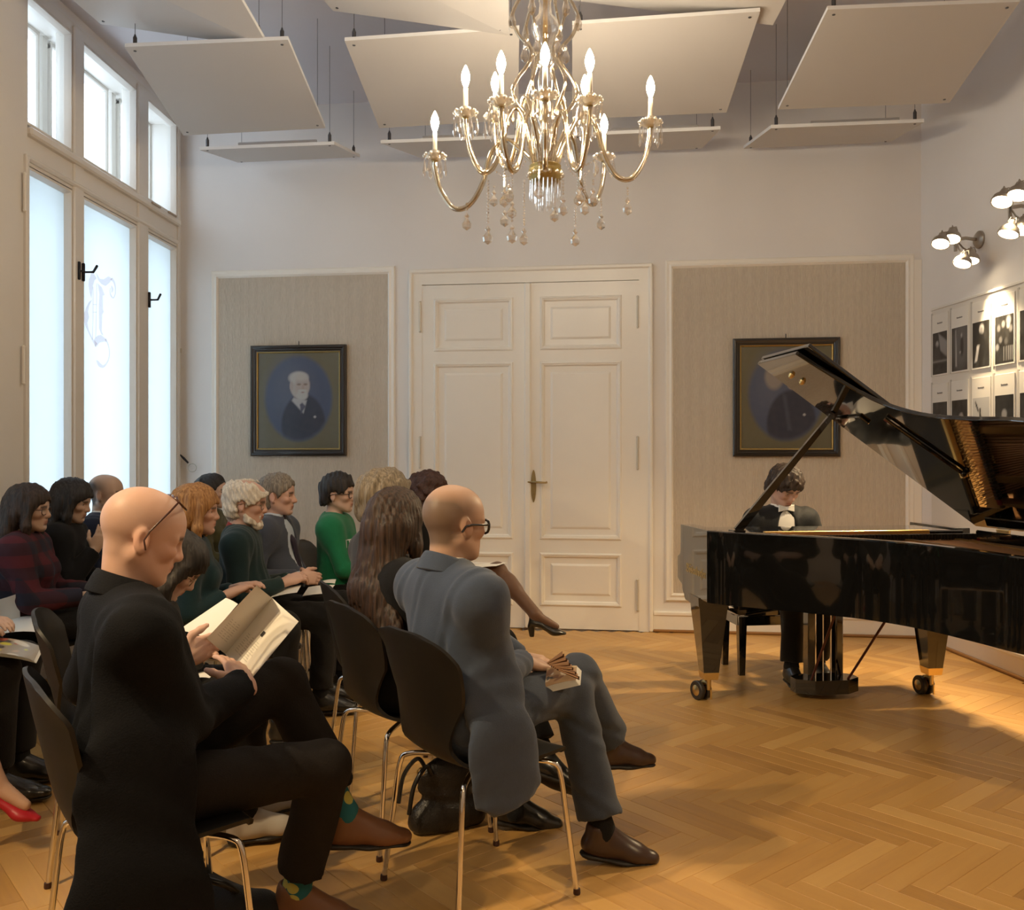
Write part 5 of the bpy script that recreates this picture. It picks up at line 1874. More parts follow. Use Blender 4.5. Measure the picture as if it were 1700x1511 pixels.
        if fem:
            for y in (-1, 1): f.el(pel + up * (.28 * T) + A3(.075 + inf, y * .065, 0), A3(.052, .06, .062), None, .05)
    f = Field(); torso(f, inf)
    for sh_, e_, w_ in ((shR, eR, wr), (shL, eL, wl)):
        w2 = w_ + (e_ - w_) * (.06 if top != 'blouse' else .10)
        if cuff: w2 = w_ + (e_ - w_) * cuff
        r0, r1 = .043 * armr + inf * .95, .038 * armr + inf * .85
        md = sh_ + (e_ - sh_) * .30; rm = r0 + (r1 - r0) * .3
        f.rc(sh_ + A3(0, 0, -.006), md, r0, rm, .06)
        f.rc(md, e_, rm, r1, .014)
        f.rc(e_, w2, r1, .030 + inf * .62, .014, flat=1)
    if tail:
        for a, b, ra_, rb_, sq_ in tail: f.rc(L(a), L(b), ra_, rb_, .05, sq=sq_, flat=1 if abs(a[1] - b[1]) < .001 else 0)
    nb = N + A3(.012, 0, .012)
    f.el(N + A3(.005, 0, .045), A3(.066, .064, .05), None, .008, op=1)
    if vneck:
        w0, z0 = vneck
        c0 = pel + up * (.30 * T)
        f.el(N + A3(.115, 0, -.02 - z0 * .5), A3(.075, w0, .03 + z0 * .62), None, .006, op=1)
    vs, fs = f.mesh(h, (), folds((.0030 if top == 'jacket' else .0036) * fold, sum(map(ord, key)), 42 + 22 * (fold - 1)))
    g1 = np_obj({'jacket': 'jacket', 'sweater': 'sweater', 'blouse': 'blouse'}[top], vs, fs, topm, root)
    if shirtm is not None:
        f = Field(); torso(f, inf - (.018 if not vneck else .012))
        f.rc(N + A3(-.008, 0, -.03), N + A3(.004, 0, .042), .064 * hs, .056 * hs, .02, flat=1)
        f.el(N + A3(.012, 0, .075), A3(.060, .052, .05), None, .004, op=1)
        vs, fs = f.mesh(h); np_obj('shirt', vs, fs, shirtm, root)
        for w_, e_ in ((wr, eR), (wl, eL)):
            u = (e_ - w_) / np.linalg.norm(e_ - w_)
            m = MB(); m.tube([V(*(w_ + u * .03)), V(*(w_ - u * .002))], [.034, .033], 14); m.build('shirt_cuff', shirtm, root, smooth=50)
    if collar:
        cm, kind_, cz = collar
        pf = {'jacket': [(.060, -.03), (.058, .036), (.062, .043), (.070, .040), (.090, .002), (.096, -.010), (.090, -.014)], 'crew': [(.062, -.02), (.058, .018), (.061, .024), (.068, .022), (.078, -.006), (.074, -.016)]}[kind_]
        g0 = math.radians(48 if kind_ == 'jacket' else 0); n_ = 26
        vs_, fs_ = [], []
        for i in range(n_):
            a = g0 + (2 * math.pi - 2 * g0) * i / (n_ - (1 if g0 else 0))
            ca, sa = math.cos(a), math.sin(a)
            for r_, z_ in pf:
                vs_.append(V(*(N + A3(-.006 + ca * (r_ * 1.04) - ca * .004, sa * (r_ * 1.06), z_ + cz - .022 * ca))))
        m_ = len(pf)
        for i in range(n_ - (1 if g0 else 0)):
            for j in range(m_):
                a0, b0 = i * m_ + j, i * m_ + (j + 1) % m_
                c0, d0 = ((i + 1) % n_) * m_ + (j + 1) % m_, ((i + 1) % n_) * m_ + j
                fs_.append((a0, b0, c0, d0))
        if g0: fs_ += [tuple(range(m_)), tuple((n_ - 1) * m_ + j for j in range(m_ - 1, -1, -1))]
        mb = MB(); mb.add(vs_, fs_); co_ = mb.build('collar', cm, root, smooth=60)
        sb = co_.modifiers.new('smooth', 'SUBSURF'); sb.levels = 1; sb.render_levels = 1
    # ---- trousers / skirt / tights
    if skirt:
        f = Field()
        f.el(pel + A3(0, 0, -.005), A3(.125, .178 * wid, .105), None, .04)
        for h_, k_ in ((hipR, kR), (hipL, kL)): f.rc(h_, h_ + (k_ - h_) * .66, .092, .078, .05, flat=1)
        vs, fs = f.mesh(h); np_obj('skirt', vs, fs, trm, root)
        f = Field()
        for h_, k_, a_ in ((hipR, kR, aR), (hipL, kL, aL)):
            f.chain([h_ + (k_ - h_) * .4, k_], [.066, .055], .02); f.chain([k_, a_], [.051, .036], .02)
            mid = k_ + (a_ - k_) * .28; f.rc(mid, mid + (a_ - k_) * .15, .054, .047, .03)
            t_ = tR if a_ is aR else tL; u_ = foot_up(k_, a_, t_)
            f.rc(a_ - u_ * .010, a_ + t_ * .125 - u_ * .064, .034, .020, .02)
        vs, fs = f.mesh(.010 * lod); np_obj('tights', vs, fs, tights, root)
    else:
        f = Field()
        f.el(pel + A3(-.005, 0, -.005), A3(.118, .168 * wid, .106), None, .04)
        for h_, k_, a_ in ((hipR, kR, aR), (hipL, kL, aL)):
            f.rc(h_, k_, .092 * (.93 if fem else 1), .070 * (.93 if fem else 1), .03)
            e = a_ + (k_ - a_) * hemf
            f.rc(k_, e, .068 * (.93 if fem else 1), hem + .006, .03, flat=1)
        vs, fs = f.mesh(h, (), folds(.0034, 31 + sum(map(ord, key)), 40)); np_obj('trousers', vs, fs, trm, root)
        if feet:
            for k_, a_ in ((kR, aR), (kL, aL)):
                f = Field(); f.rc(a_ + (k_ - a_) * .30, a_, .044, .041, .02); f.rc(a_, a_ - (k_ - a_) * .10, .041, .036, .02)
                vs, fs = f.mesh(.009); np_obj('sock', vs, fs, sockm or C_BLACK, root)
    # ---- shoes
    if feet:
        for a_, t_, k_ in ((aR, tR, kR), (aL, tL, kL)):
            shoe(root, a_, t_, k_, shoem, fem and skirt, lod)
    info = dict(root=root, hc=hc, R=R, hs=hs, N=N, ox=ox, oy=oy, yaw=yaw, to_loc=to_loc, wr=wr, wl=wl, pel=pel, up=up, T=T, g1=g1, L=L, shR=shR, shL=shL)
    if hair: hair(info)
    PEOPLE[key] = info
    return info

def foot_up(k, a, t):
    if abs(t[2]) < .25: u = A3(0, 0, 1)
    else: u = (k - a) / np.linalg.norm(k - a)
    u = u - t * (u @ t)
    return u / np.linalg.norm(u)
M_SOLE = mat('shoe_sole', (.015, .012, .010), .5)
def shoe(root, a, t, k, m, heel=False, lod=1.0):
    """a ankle, t toe direction, k knee"""
    up = foot_up(k, a, t)
    s = np.cross(up, t)
    f = Field()
    B = a - up * .052
    if not heel:
        f.rc(B - t * .030, B + t * .03, .036, .037, .02, sq=(up, .9))
        f.rc(B + t * .02 - up * .002, B + t * .125 - up * .012, .040, .038, .03, sq=(up, .80))
        f.rc(B + t * .12 - up * .012, B + t * .180 - up * .015, .038, .033, .03, sq=(up, .74))
        f.rc(B - t * .018, a - t * .016 + up * .0, .036, .042, .02)
        f.rc(a + t * .012 - up * .012, B + t * .115 - up * .004, .040, .034, .03, sq=(np.cross(up, t), .95))
        f.cut(B - up * .031, -up, .30, .003)
        f.el(a + up * .034 - t * .012, A3(.040, .040, .026), None, .006, op=1)
        vs, fs = f.mesh(.0075 * lod); so = np_obj('shoe', vs, fs, m, root)
        f = Field()
        f.rc(B - t * .026 - up * .034, B + t * .08 - up * .036, .036, .038, .02, sq=(up, .30))
        f.rc(B + t * .08 - up * .036, B + t * .178 - up * .034, .041, .036, .03, sq=(up, .24))
        f.rc(B - t * .028 - up * .040, B + t * .01 - up * .040, .034, .034, .01, sq=(up, .33))
        vs, fs = f.mesh(.0075 * lod); np_obj('sole', vs, fs, M_SOLE, so)
        mb = MB()
        for i in range(3):
            c = a + t * (.050 + .02 * i) + up * (.010 - .0105 * i)
            mb.tube([V(*(c - s * .020 - up * .006)), V(*(c + up * .0005)), V(*(c + s * .020 - up * .006))], .0024, 5)
        mb.build('lace', M_SOLE, so)
    else:
        hp = B - t * .01
        f.rc(hp, B + t * .02, .027, .029, .01, sq=(up, .75)); f.rc(B + t * .02, B + t * .12 - up * .045, .030, .034, .02, sq=(up, .55))
        f.rc(B + t * .12 - up * .045, B + t * .17 - up * .048, .033, .018, .02, sq=(up, .6))
        f.rc(hp + up * .005, hp + up * .035, .027, .027, .01)
        f.el(a + t * .055 + up * .02, A3(.062, .062, .035), None, .006, op=1)
        f.rc(hp - t * .012 - up * .02, hp - t * .004 - up * .082, .022, .014, .01, flat=1)
        vs, fs = f.mesh(.006 * lod); np_obj('shoe', vs, fs, m, root)

# ------------------------------------------------------------------ hair
def strands(amp, fr, seed, zstretch=.12):
    r = np.random.RandomState(seed); ks = [r.normal(0, fr, 3) * A3(1, 1, zstretch) for _ in range(4)]; ph = r.uniform(0, 6, 8)
    def fn(X, Y, Z):
        w = np.sin(X * 14 + Y * 11 + Z * 9 + ph[4])
        return amp * sum(np.sin(X * k_[0] + Y * k_[1] + Z * k_[2] + w * 1.5 + p_) for k_, p_ in zip(ks, ph)) / 2
    return fn
def hair_short(m, t=.014, front=.058, amp=.004, sides=True, crown=0.0, tuft=None, bald=False, fr=160, zs=.5, low=-.075, temple=.02, seed=1, hres=.0062, extra=None):
    def fn(I):
        c, R, s = I['hc'], I['R'], I['hs']
        T = lambda x, y, z: c + R @ (A3(x, y, z) * s)
        f = Field()
        f.el(T(-.016, 0, .030), A3(.099 + t, .076 + t, .088 + t + crown) * s, R, .02)
        f.el(T(.012, 0, .040), A3(.076 + t * .5, .068 + t, .080 + t + crown) * s, R, .02)
        f.rc(T(-.055, -.03, -.045), T(-.055, .03, -.045), (.045 + t * .5) * s, (.045 + t * .5) * s, .03)
        if tuft:
            for a, b, ra, rb in tuft: f.rc(T(*a), T(*b), ra * s, rb * s, .02)
        # face opening, ear openings, nape
        f.el(T(.105, 0, -.045), A3(.080 + temple, .105, front + .042) * s, R, .008, op=1)
        for y in (-1, 1):
            f.el(T(-.006, y * .085, -.022), A3(.026, .04, .038) * s, R, .006, op=1)
            f.el(T(.048, y * .085, -.06), A3(.055, .045, .065) * s, R, .006, op=1)
        f.cut(T(-.04, 0, low), R @ A3(.35, 0, -1), .25, .006)
        if bald: f.el(T(.02, 0, .13), A3(.115, .062, .088) * s, R, .012, op=1)
        if extra: extra(f, T, s, R)
        vs, fs = f.mesh(hres, (), strands(amp, fr, seed, zs))
        np_obj('hair', vs, fs, m, I['root'])
    return fn
def hair_long(m, length=.34, t=.016, front=.096, back=.05, seed=3, amp=.0030, spread=.085, hres=.0062, fwd=True, tips=None, fullness=1.0, part=True, yshift=0.0):
    def fn(I):
        c, R, s, root = I['hc'], I['R'], I['hs'], I['root']
        T = lambda x, y, z: c + R @ (A3(x, y, z) * s)
        f = Field()
        f.el(T(-.016, 0, .030), A3(.099 + t, .076 + t, .088 + t) * s, R, .02)
        f.el(T(.012, 0, .036), A3(.078 + t * .5, .070 + t, .082 + t * .8) * s, R, .02)
        f.el(T(-.045, 0, -.03), A3(.075 + t, .078 + t, .085) * s, R, .03)
        # fall of hair behind and over the shoulders, hanging straight down
        dn = A3(-.10, 0, -1)
        n_ = 7
        for i in range(n_):
            y = -1 + 2 * i / (n_ - 1)
            a = T(-.070 + .025 * y * y, y * .066, -.02)
            b = a + dn * (length * .55) + A3(-.028, y * .012, 0)
            e = a + dn * (length * (.93 + .07 * math.sin(i * 2.1))) + A3(-.020, y * (spread - .066) + yshift, 0)
            f.rc(a, b, .034 * fullness * s, .032 * fullness, .035); f.rc(b, e, .032 * fullness, .017, .035)
        if fwd:
            for y in (-1, 1):
                a = T(.030, y * .080, .02); b = T(.026, y * .090, -.085); e = b + A3(.004, 0, -length * .34)
                f.chain([a, b, e], [.020 * s, .024, .014], .02)
        f.el(T(.108, 0, -.050), A3(.084, .108, front + .044) * s, R, .008, op=1)
        if part: f.rc(T(.09, .0, .085), T(-.04, 0, .145), .004, .004, .012, op=1)
        vs, fs = f.mesh(hres, (), strands(amp, 250, seed, .06))
        o = np_obj('hair', vs, fs, m, root)
    return fn
def beard(I, m, ln=.03):
    c, R, s = I['hc'], I['R'], I['hs']; T = lambda x, y, z: c + R @ (A3(x, y, z) * s)
    f = Field()
    for y in (-1, 1):
        f.chain([T(.0, y * .062, -.045), T(.030, y * .052, -.085), T(.072, y * .018, -.108)], [.009 * s, .014 * s, .019 * s], .03)
        f.rc(T(.090, y * .004, -.050), T(.078, y * .026, -.062), .0075 * s, .008 * s, .008)
    f.el(T(.070, 0, -.105), A3(.026, .030, .026 + ln * .3) * s, R, .02)
    f.el(T(.092, 0, -.066), A3(.012, .018, .006) * s, R, .004, op=1)
    vs, fs = f.mesh(.005, (), strands(.003, 220, 5, .4)); np_obj('beard', vs, fs, m, I['root'])
def glasses(I, m, w=.026, hgt=.018, r=.0022, lens=True, dz=-.004, dx=.0, name='glasses', sunny=None, parent=None, frame=None):
    c, R, s = (I['hc'], I['R'], I['hs']) if frame is None else frame
    T = lambda x, y, z: V(*(c + R @ (A3(x + dx, y, z + dz) * s)))
    mb = MB()
    for y in (-1, 1):
        pts = []
        for i in range(16):
            a = 2 * math.pi * i / 16
            ca, sa = math.cos(a), math.sin(a)
            e = 3.0
            rr = (abs(ca) ** e + abs(sa) ** e) ** (-1 / e)
            yy = y * .033 + rr * ca * w; zz = rr * sa * hgt
            pts.append(T(.094 - abs(yy) * .10, yy, zz))
        mb.tube(pts, r * s, 6, close=True)
        mb.tube([T(.088, y * .060, .006), T(.060, y * .078, .006), T(.0, y * .086, .004), T(-.022, y * .087, -.002), T(-.034, y * .086, -.020)], r * .9 * s, 6)
    mb.tube([T(.094, -.008, .004), T(.098, 0, .008), T(.094, .008, .004)], r * s, 6)
    g = mb.build(name, m, parent or I['root'], smooth=60)
    if lens:
        mb = MB()
        for y in (-1, 1):
            vs = [T(.0925 - .10 * .033, y * .033, 0)]
            for i in range(14):
                a = 2 * math.pi * i / 14; yy = y * .033 + math.cos(a) * w * .96
                vs.append(T(.094 - abs(yy) * .10, yy, math.sin(a) * hgt * .96))
            mb.add(vs, [(0, 1 + i, 1 + (i + 1) % 14) for i in range(14)])
        mb.build('lens', sunny or M_LENSG, g)
    return g
# ------------------------------------------------------------------ the people
SK_FAIR, SK_PINK, SK_TAN, SK_OLIVE = (.60, .41, .32), (.61, .385, .30), (.51, .325, .235), (.53, .36, .265)
C_BLACK = cloth('black', (.006, .006, .007), sheen=.05); C_BLACKT = cloth('black_trousers', (.008, .0075, .008), sheen=.05)
C_COAT = cloth('ink_coat', (.0035, .0042, .0065), sheen=0); C_BROWNT = cloth('brown_grey_trousers', (.014, .0115, .0105), sheen=0)
C_SLATE = cloth('slate_suit', (.052, .070, .110), bump=.15); C_SLATET = cloth('slate_trousers', (.042, .054, .080), bump=.15)
C_NAVY = cloth('navy_suit', (.014, .020, .045)); C_CHAR = cloth('charcoal_suit', (.030, .031, .036))
C_BLUEGREY = cloth('blue_grey_suit', (.068, .078, .105)); C_TEAL = cloth('teal_blouse', (.010, .034, .042))
C_FOREST = cloth('forest_sweater', (.014, .034, .036)); C_GREEN = cloth('green_sweater', (.012, .17, .075))
C_OLIVE = cloth('olive_top', (.075, .070, .030)); C_WHITE = cloth('white_shirt', (.78, .76, .72), .7, 0, .03, .1)
C_PALEBLUE = cloth('pale_blue_shirt', (.50, .56, .64), .7, 0, .05, .1); C_RED = cloth('red_collar', (.35, .035, .03))
C_TIGHTS = cloth('brown_tights', (.105, .052, .030), .5, .3, .05, .05); C_TUX = cloth('tuxedo', (.010, .011, .013), .6)
L_BROWN = mat('brown_leather', (.045, .022, .014), .32, coat=.3); L_TAN = mat('tan_leather', (.17, .075, .035), .45)
L_BLACK = mat('black_leather_shoe', (.012, .011, .010), .28, coat=.4); L_RED = mat('red_leather', (.42, .015, .025), .4); L_GREY = mat('grey_suede', (.42, .38, .33), .85)
H_BLACK = hairmat('black', (.006, .005, .005), (.030, .024, .022)); H_DARK = hairmat('dark_brown', (.010, .006, .004), (.050, .028, .018))
H_BROWN = hairmat('long_brown', (.012, .006, .004), (.060, .030, .017)); H_BLONDE = hairmat('copper_blonde', (.23, .10, .03), (.48, .25, .09))
H_WHITE = hairmat('white', (.50, .45, .38), (.78, .72, .62)); H_GREY = hairmat('grey', (.13, .11, .09), (.30, .26, .21)); H_SANDY = hairmat('sandy_grey', (.10, .08, .055), (.27, .22, .16))
H_CURL = hairmat('dark_red_curls', (.016, .006, .005), (.075, .028, .020), .58, (70, 70, 70))
G_BLACK = mat('black_spectacle_frame', (.008, .008, .009), .2, coat=.5); G_WIRE = mat('thin_wire_frame', (.25, .19, .12), .3, .9); G_BROWN = mat('brown_spectacle_frame', (.06, .02, .012), .25, coat=.4)

def plaid():
    m = bpy.data.materials.new('cloth_plaid'); m.use_nodes = True
    nt = m.node_tree; b = nt.nodes['Principled BSDF']; b.inputs['Roughness'].default_value = .9
    tc = nt.nodes.new('ShaderNodeTexCoord'); col = None
    facs = []
    for dirn in ('Y', 'Z'):
        sx = nt.nodes.new('ShaderNodeSeparateXYZ'); nt.links.new(tc.outputs['Object'], sx.inputs[0])
        mm = nt.nodes.new('ShaderNodeMath'); mm.operation = 'MULTIPLY'; mm.inputs[1].default_value = 52
        nt.links.new(sx.outputs[dirn], mm.inputs[0])
        sn = nt.nodes.new('ShaderNodeMath'); sn.operation = 'SINE'; nt.links.new(mm.outputs[0], sn.inputs[0])
        gt = nt.nodes.new('ShaderNodeMath'); gt.operation = 'GREATER_THAN'; gt.inputs[1].default_value = 0.0; nt.links.new(sn.outputs[0], gt.inputs[0])
        facs.append(gt.outputs[0])
    ad = nt.nodes.new('ShaderNodeMath'); ad.operation = 'ADD'; nt.links.new(facs[0], ad.inputs[0]); nt.links.new(facs[1], ad.inputs[1])
    hv = nt.nodes.new('ShaderNodeMath'); hv.operation = 'MULTIPLY'; hv.inputs[1].default_value = .5; nt.links.new(ad.outputs[0], hv.inputs[0])
    cr = nt.nodes.new('ShaderNodeValToRGB'); e = cr.color_ramp.elements
    e[0].color = (.012, .011, .024, 1); e[1].color = (.075, .008, .015, 1); q = e.new(.5); q.color = (.032, .007, .015, 1)
    nt.links.new(hv.outputs[0], cr.inputs['Fac']); nt.links.new(cr.outputs['Color'], b.inputs['Base Color'])
    return m
C_PLAID = plaid()
def lemon_sock():
    m = bpy.data.materials.new('cloth_fruit_sock'); m.use_nodes = True
    nt = m.node_tree; b = nt.nodes['Principled BSDF']; b.inputs['Roughness'].default_value = .9
    tc = nt.nodes.new('ShaderNodeTexCoord'); v = nt.nodes.new('ShaderNodeTexVoronoi'); v.inputs['Scale'].default_value = 17
    nt.links.new(tc.outputs['Object'], v.inputs['Vector'])
    cr = nt.nodes.new('ShaderNodeValToRGB'); cr.color_ramp.interpolation = 'CONSTANT'; e = cr.color_ramp.elements
    e[0].color = (.45, .42, .10, 1); e[1].position = .33; e[1].color = (.012, .12, .15, 1)
    nt.links.new(v.outputs['Distance'], cr.inputs['Fac']); nt.links.new(cr.outputs['Color'], b.inputs['Base Color'])
    return m
C_SOCK = lemon_sock()
C_SPECK = mat('cloth_speckled', (.02, .02, .022), .9, noise=.9, nscale=90)

def seat_for(I, label, fwd=None):
    fwd = {'A': .0}.get('', .04 if I is A else .085 if I is B else .07 if I is LH else .03) if fwd is None else fwd
    a = math.radians(I['yaw'])
    return chair(I['ox'] + math.cos(a) * fwd, I['oy'] + math.sin(a) * fwd, a, label)

# foreground man reading
A = person('reader', 'bald man in a long black coat reading a programme, glasses pushed up', (238, 888, 2.38), 33, 30, 20, 0, -2, SK_PINK, False, 1.03, 1.06, .03,
           'jacket', C_COAT, None, C_BROWNT, L_TAN, None, rw=('px', 408, 1136, 2.58), lw=('px', 300, 1092, 2.78),
           rh=dict(dpx=(380, 1092, 2.66), n=(-.35, .75, -.2), curl=.30, thumb=.9), lh=dict(dpx=(345, 1072, 2.86), n=(.1, -.9, .1), curl=.85, thumb=.7),
           rk=('px', 540, 1272, 2.58), ra=('px', 492, 1478, 2.68), rt=('px', 610, 1488, 2.72), lk=('px', 468, 1132, 2.76), la=('px', 572, 1352, 2.78), lt=('px', 690, 1352, 2.83),
           stubble=((.30, .22, .19), .30), sockm=C_SOCK, lod=.85, armr=1.12, hem=.066, collar=(C_COAT, 'jacket', .006),
           hemf=.19, fold=1.2, tail=[((-.01, -.14, .86), (-.03, -.205, .62), .10, .12, ((0, 1, 0), .22)), ((-.03, -.205, .62), (-.035, -.262, .30), .12, .155, ((0, 1, 0), .22)), ((-.035, -.262, .30), (-.04, -.262, .05), .155, .18, ((0, 1, 0), .22))], epole={'R': (-.3, -.35, -1)})
glasses(A, G_BROWN, .029, .021, .0024, frame=(A['hc'] + A['R'] @ A3(-.004, 0, .016), A['R'] @ rotm(0, -62, 0), 1.16))
# man in slate blue suit
B = person('slate', 'shaven-headed man in a slate blue suit with black glasses, legs crossed', (755, 868, 2.9), 36, 40, 5, 0, -4, SK_TAN, False, 1.02, 1.04, .02,
           'jacket', C_SLATE, C_WHITE, C_SLATET, L_BROWN, None, rw=('px', 868, 1098, 3.10), lw=('px', 862, 1092, 3.34),
           rh=dict(dpx=(935, 1112, 3.18), n=(0, .15, -1), curl=.42, thumb=.5), lh=dict(dpx=(925, 1100, 3.26), n=(0, 0, -1), curl=.5),
           rk=('px', 962, 1118, 3.30), ra=('px', 1012, 1232, 3.52), rt=('px', 1090, 1232, 3.60), lk=('px', 950, 1152, 3.22), la=('px', 1000, 1378, 3.13), lt=('px', 1090, 1392, 3.14),
           stubble=((.105, .080, .064), .80), sockm=C_BLACK, lod=.85, armr=1.08, hem=.072, collar=(C_SLATE, 'jacket', .002),
           fold=1.0, tail=[((-.01, -.13, .84), (.02, -.185, .66), .085, .085, ((0, 1, 0), .22)), ((.02, -.185, .66), (.035, -.216, .52), .085, .095, ((0, 1, 0), .22)), ((.035, -.216, .52), (.035, -.216, .345), .095, .112, ((0, 1, 0), .22)), ((.02, -.216, .52), (.075, -.216, .365), .09, .085, ((0, 1, 0), .22))], epole={'R': (-.35, -.25, -1)})
glasses(B, G_BLACK, .029, .021, .0042, dz=-.006)
# long haired woman beside him
LH = person('longhair', 'woman with very long brown hair and black clothes beside the man in slate blue', (657, 868, 3.42), 33, 52, 8, 0, -2, SK_FAIR, True, .97, 1.0, 0,
            'sweater', C_BLACK, None, C_BLACKT, L_BLACK, hair_long(H_BROWN, .42, .020, .066, seed=9, yshift=-.045, spread=.155, fullness=1.2, hres=.0052, amp=.0034, part=False),
            lk=(.45, .08, .53), la=('px', 850, 1326, 3.42), lt=('px', 930, 1338, 3.45), rk=(.47, .00, .64), ra=('px', 902, 1252, 3.5), rt=('px', 975, 1285, 3.52), hem=.062)
# grey haired man seen from behind
GB = person('sandy', 'man with thick sandy grey hair and charcoal suit, seen from behind', (637, 832, 3.92), 22, 38, 6, 0, -3, SK_FAIR, False, 1.03, 1.05, .02,
            'jacket', C_CHAR, C_WHITE, C_BLACKT, L_GREY, hair_short(H_SANDY, .020, .060, .0035, zs=.25, tuft=[((.03, .0, .115), (.095, -.01, .085), .03, .016), ((-.07, 0, .06), (-.10, 0, .0), .035, .03)], seed=4, low=-.085))
# curly haired woman with crossed legs
CU = person('curly', 'woman with dark red curls, brown tights and black heels by the door', (712, 822, 5.6), 4, 14, 5, 0, 3, SK_TAN, True, .96, 1.0, 0,
            'sweater', C_BLACK, None, C_BLACK, L_BLACK, hair_short(H_CURL, .034, .050, .0085, fr=70, zs=1.0, low=-.11, seed=6),
            rk=('px', 826, 948, 5.50), ra=('px', 889, 1020, 5.36), rt=('px', 950, 1024, 5.34), lk=(.43, .07, .55), la=(.50, .09, .125), skirt=True, tights=C_TIGHTS, rw=(.24, -.08, .70), lw=(.26, .08, .69))
glasses(CU, G_BROWN, .025, .018, .0022)
# bent reading woman behind the foreground man
BW_ = person('bent', 'black-haired woman with glasses bending her head over a white sheet', (290, 938, 3.3), 22, 20, 42, 0, 24, SK_FAIR, True, .96, 1.0, 0,
             'blouse', C_SPECK, None, C_BLACKT, L_GREY, hair_long(H_BLACK, .30, .016, .050, seed=12, spread=.08), rw=('px', 338, 1085, 3.12), lw=('px', 330, 1070, 3.32))
glasses(BW_, G_WIRE, .025, .018, .0018)
# second row
BL = person('blonde', 'copper-blonde woman with a bob and a dark teal blouse', (326, 848, 4.42), 14, 10, 3, 0, 0, SK_PINK, True, .98, 1.04, .02,
            'blouse', C_TEAL, None, C_BLACKT, L_BLACK, hair_long(H_BLONDE, .115, .020, .045, seed=15, spread=.085, fullness=1.05), rw=('px', 385, 984, 4.42), lw=('px', 400, 975, 4.56), cuff=.22)
OM = person('oldman', 'old man with white hair and beard in a dark green sweater with red collar', (410, 835, 4.96), 8, 4, 8, 0, 0, SK_PINK, False, 1.03, 1.02, .03,
            'sweater', C_FOREST, None, C_BLACKT, L_BLACK, hair_short(H_WHITE, .020, .060, .0060, bald=True, seed=21, low=-.095), rw=('px', 474, 966, 4.86), lw=('px', 482, 962, 5.02),
            rh=dict(n=(0, .5, -.8), curl=.6), lh=dict(n=(0, -.5, -.8), curl=.6), collar=(C_RED, 'crew', .004))
beard(OM, H_WHITE, .01); glasses(OM, G_WIRE, .025, .018, .0016)
SU = person('suit', 'grey-haired man in a blue grey suit, pale shirt and dark tie', (461, 822, 5.5), -8, 0, 3, 0, -5, SK_PINK, False, 1.03, 1.0, .03,
            'jacket', C_BLUEGREY, C_PALEBLUE, C_BLACKT, L_BLACK, hair_short(H_GREY, .012, .064, .0032, zs=.3, seed=23, low=-.085), rw=('px', 498, 958, 5.27), lw=('px', 502, 956, 5.40),
            rh=dict(dpx=(522, 960, 5.3), n=(0, .9, -.3), curl=.7), lh=dict(dpx=(522, 958, 5.32), n=(0, -.9, -.3), curl=.7), vneck=(.062, .36), nose=1.25)
GR = person('green', 'person with short black hair and glasses in a bright green sweater', (562, 820, 5.7), -2, -8, 2, 0, -3, SK_FAIR, True, .98, 1.0, .01,
            'sweater', C_GREEN, None, C_BLACKT, L_BLACK, hair_short(H_BLACK, .018, .056, .0048, zs=.35, seed=27, low=-.060, temple=.03, tuft=[((-.02, 0, .11), (.05, 0, .10), .03, .022)]), cuff=.06)
glasses(GR, G_BLACK, .025, .018, .0026)
# row at the window
PLD = person('plaid', 'woman with long dark hair, glasses and a dark red plaid jacket', (48, 845, 4.68), 12, 6, 4, 0, -2, SK_OLIVE, True, .98, 1.02, .01,
             'jacket', C_PLAID, None, C_BLACKT, L_BLACK, hair_long(H_DARK, .20, .018, .055, seed=31, spread=.085))
glasses(PLD, G_BROWN, .026, .020, .0022)
W2_ = person('hand', 'black-haired woman in a black coat raising a hand to her chin', (120, 832, 5.2), 10, 4, 15, 0, 4, SK_OLIVE, True, .98, 1.0, 0,
             'jacket', C_BLACK, None, C_BLACKT, L_BLACK, hair_long(H_BLACK, .24, .018, .052, seed=35, spread=.08), rw=('px', 158, 912, 5.12), rh=dict(dpx=(176, 868, 5.14), n=(-.4, .8, .2), curl=.35), epole={'R': (.1, -.4, -1)})
NV = person('navy', 'balding man in a navy suit beside the window', (177, 820, 5.72), 4, 0, 3, 0, 2, SK_OLIVE, False, 1.03, 1.0, .02,
            'jacket', C_NAVY, C_WHITE, C_BLACKT, L_BLACK, None, stubble=((.025, .02, .017), .93), brow=(.03, .02, .015), jawstub=((.16, .12, .10), .35), nose=1.2)
BN = person('bun', 'black-haired woman with her hair tied back in an olive top', (352, 816, 6.4), 0, 0, 3, 0, 2, SK_FAIR, True, .98, 1.0, 0,
            'blouse', C_OLIVE, None, C_BLACKT, L_BLACK, hair_short(H_BLACK, .010, .074, .002, seed=41, low=-.06, tuft=[((-.10, 0, .045), (-.125, 0, .03), .032, .026)]))
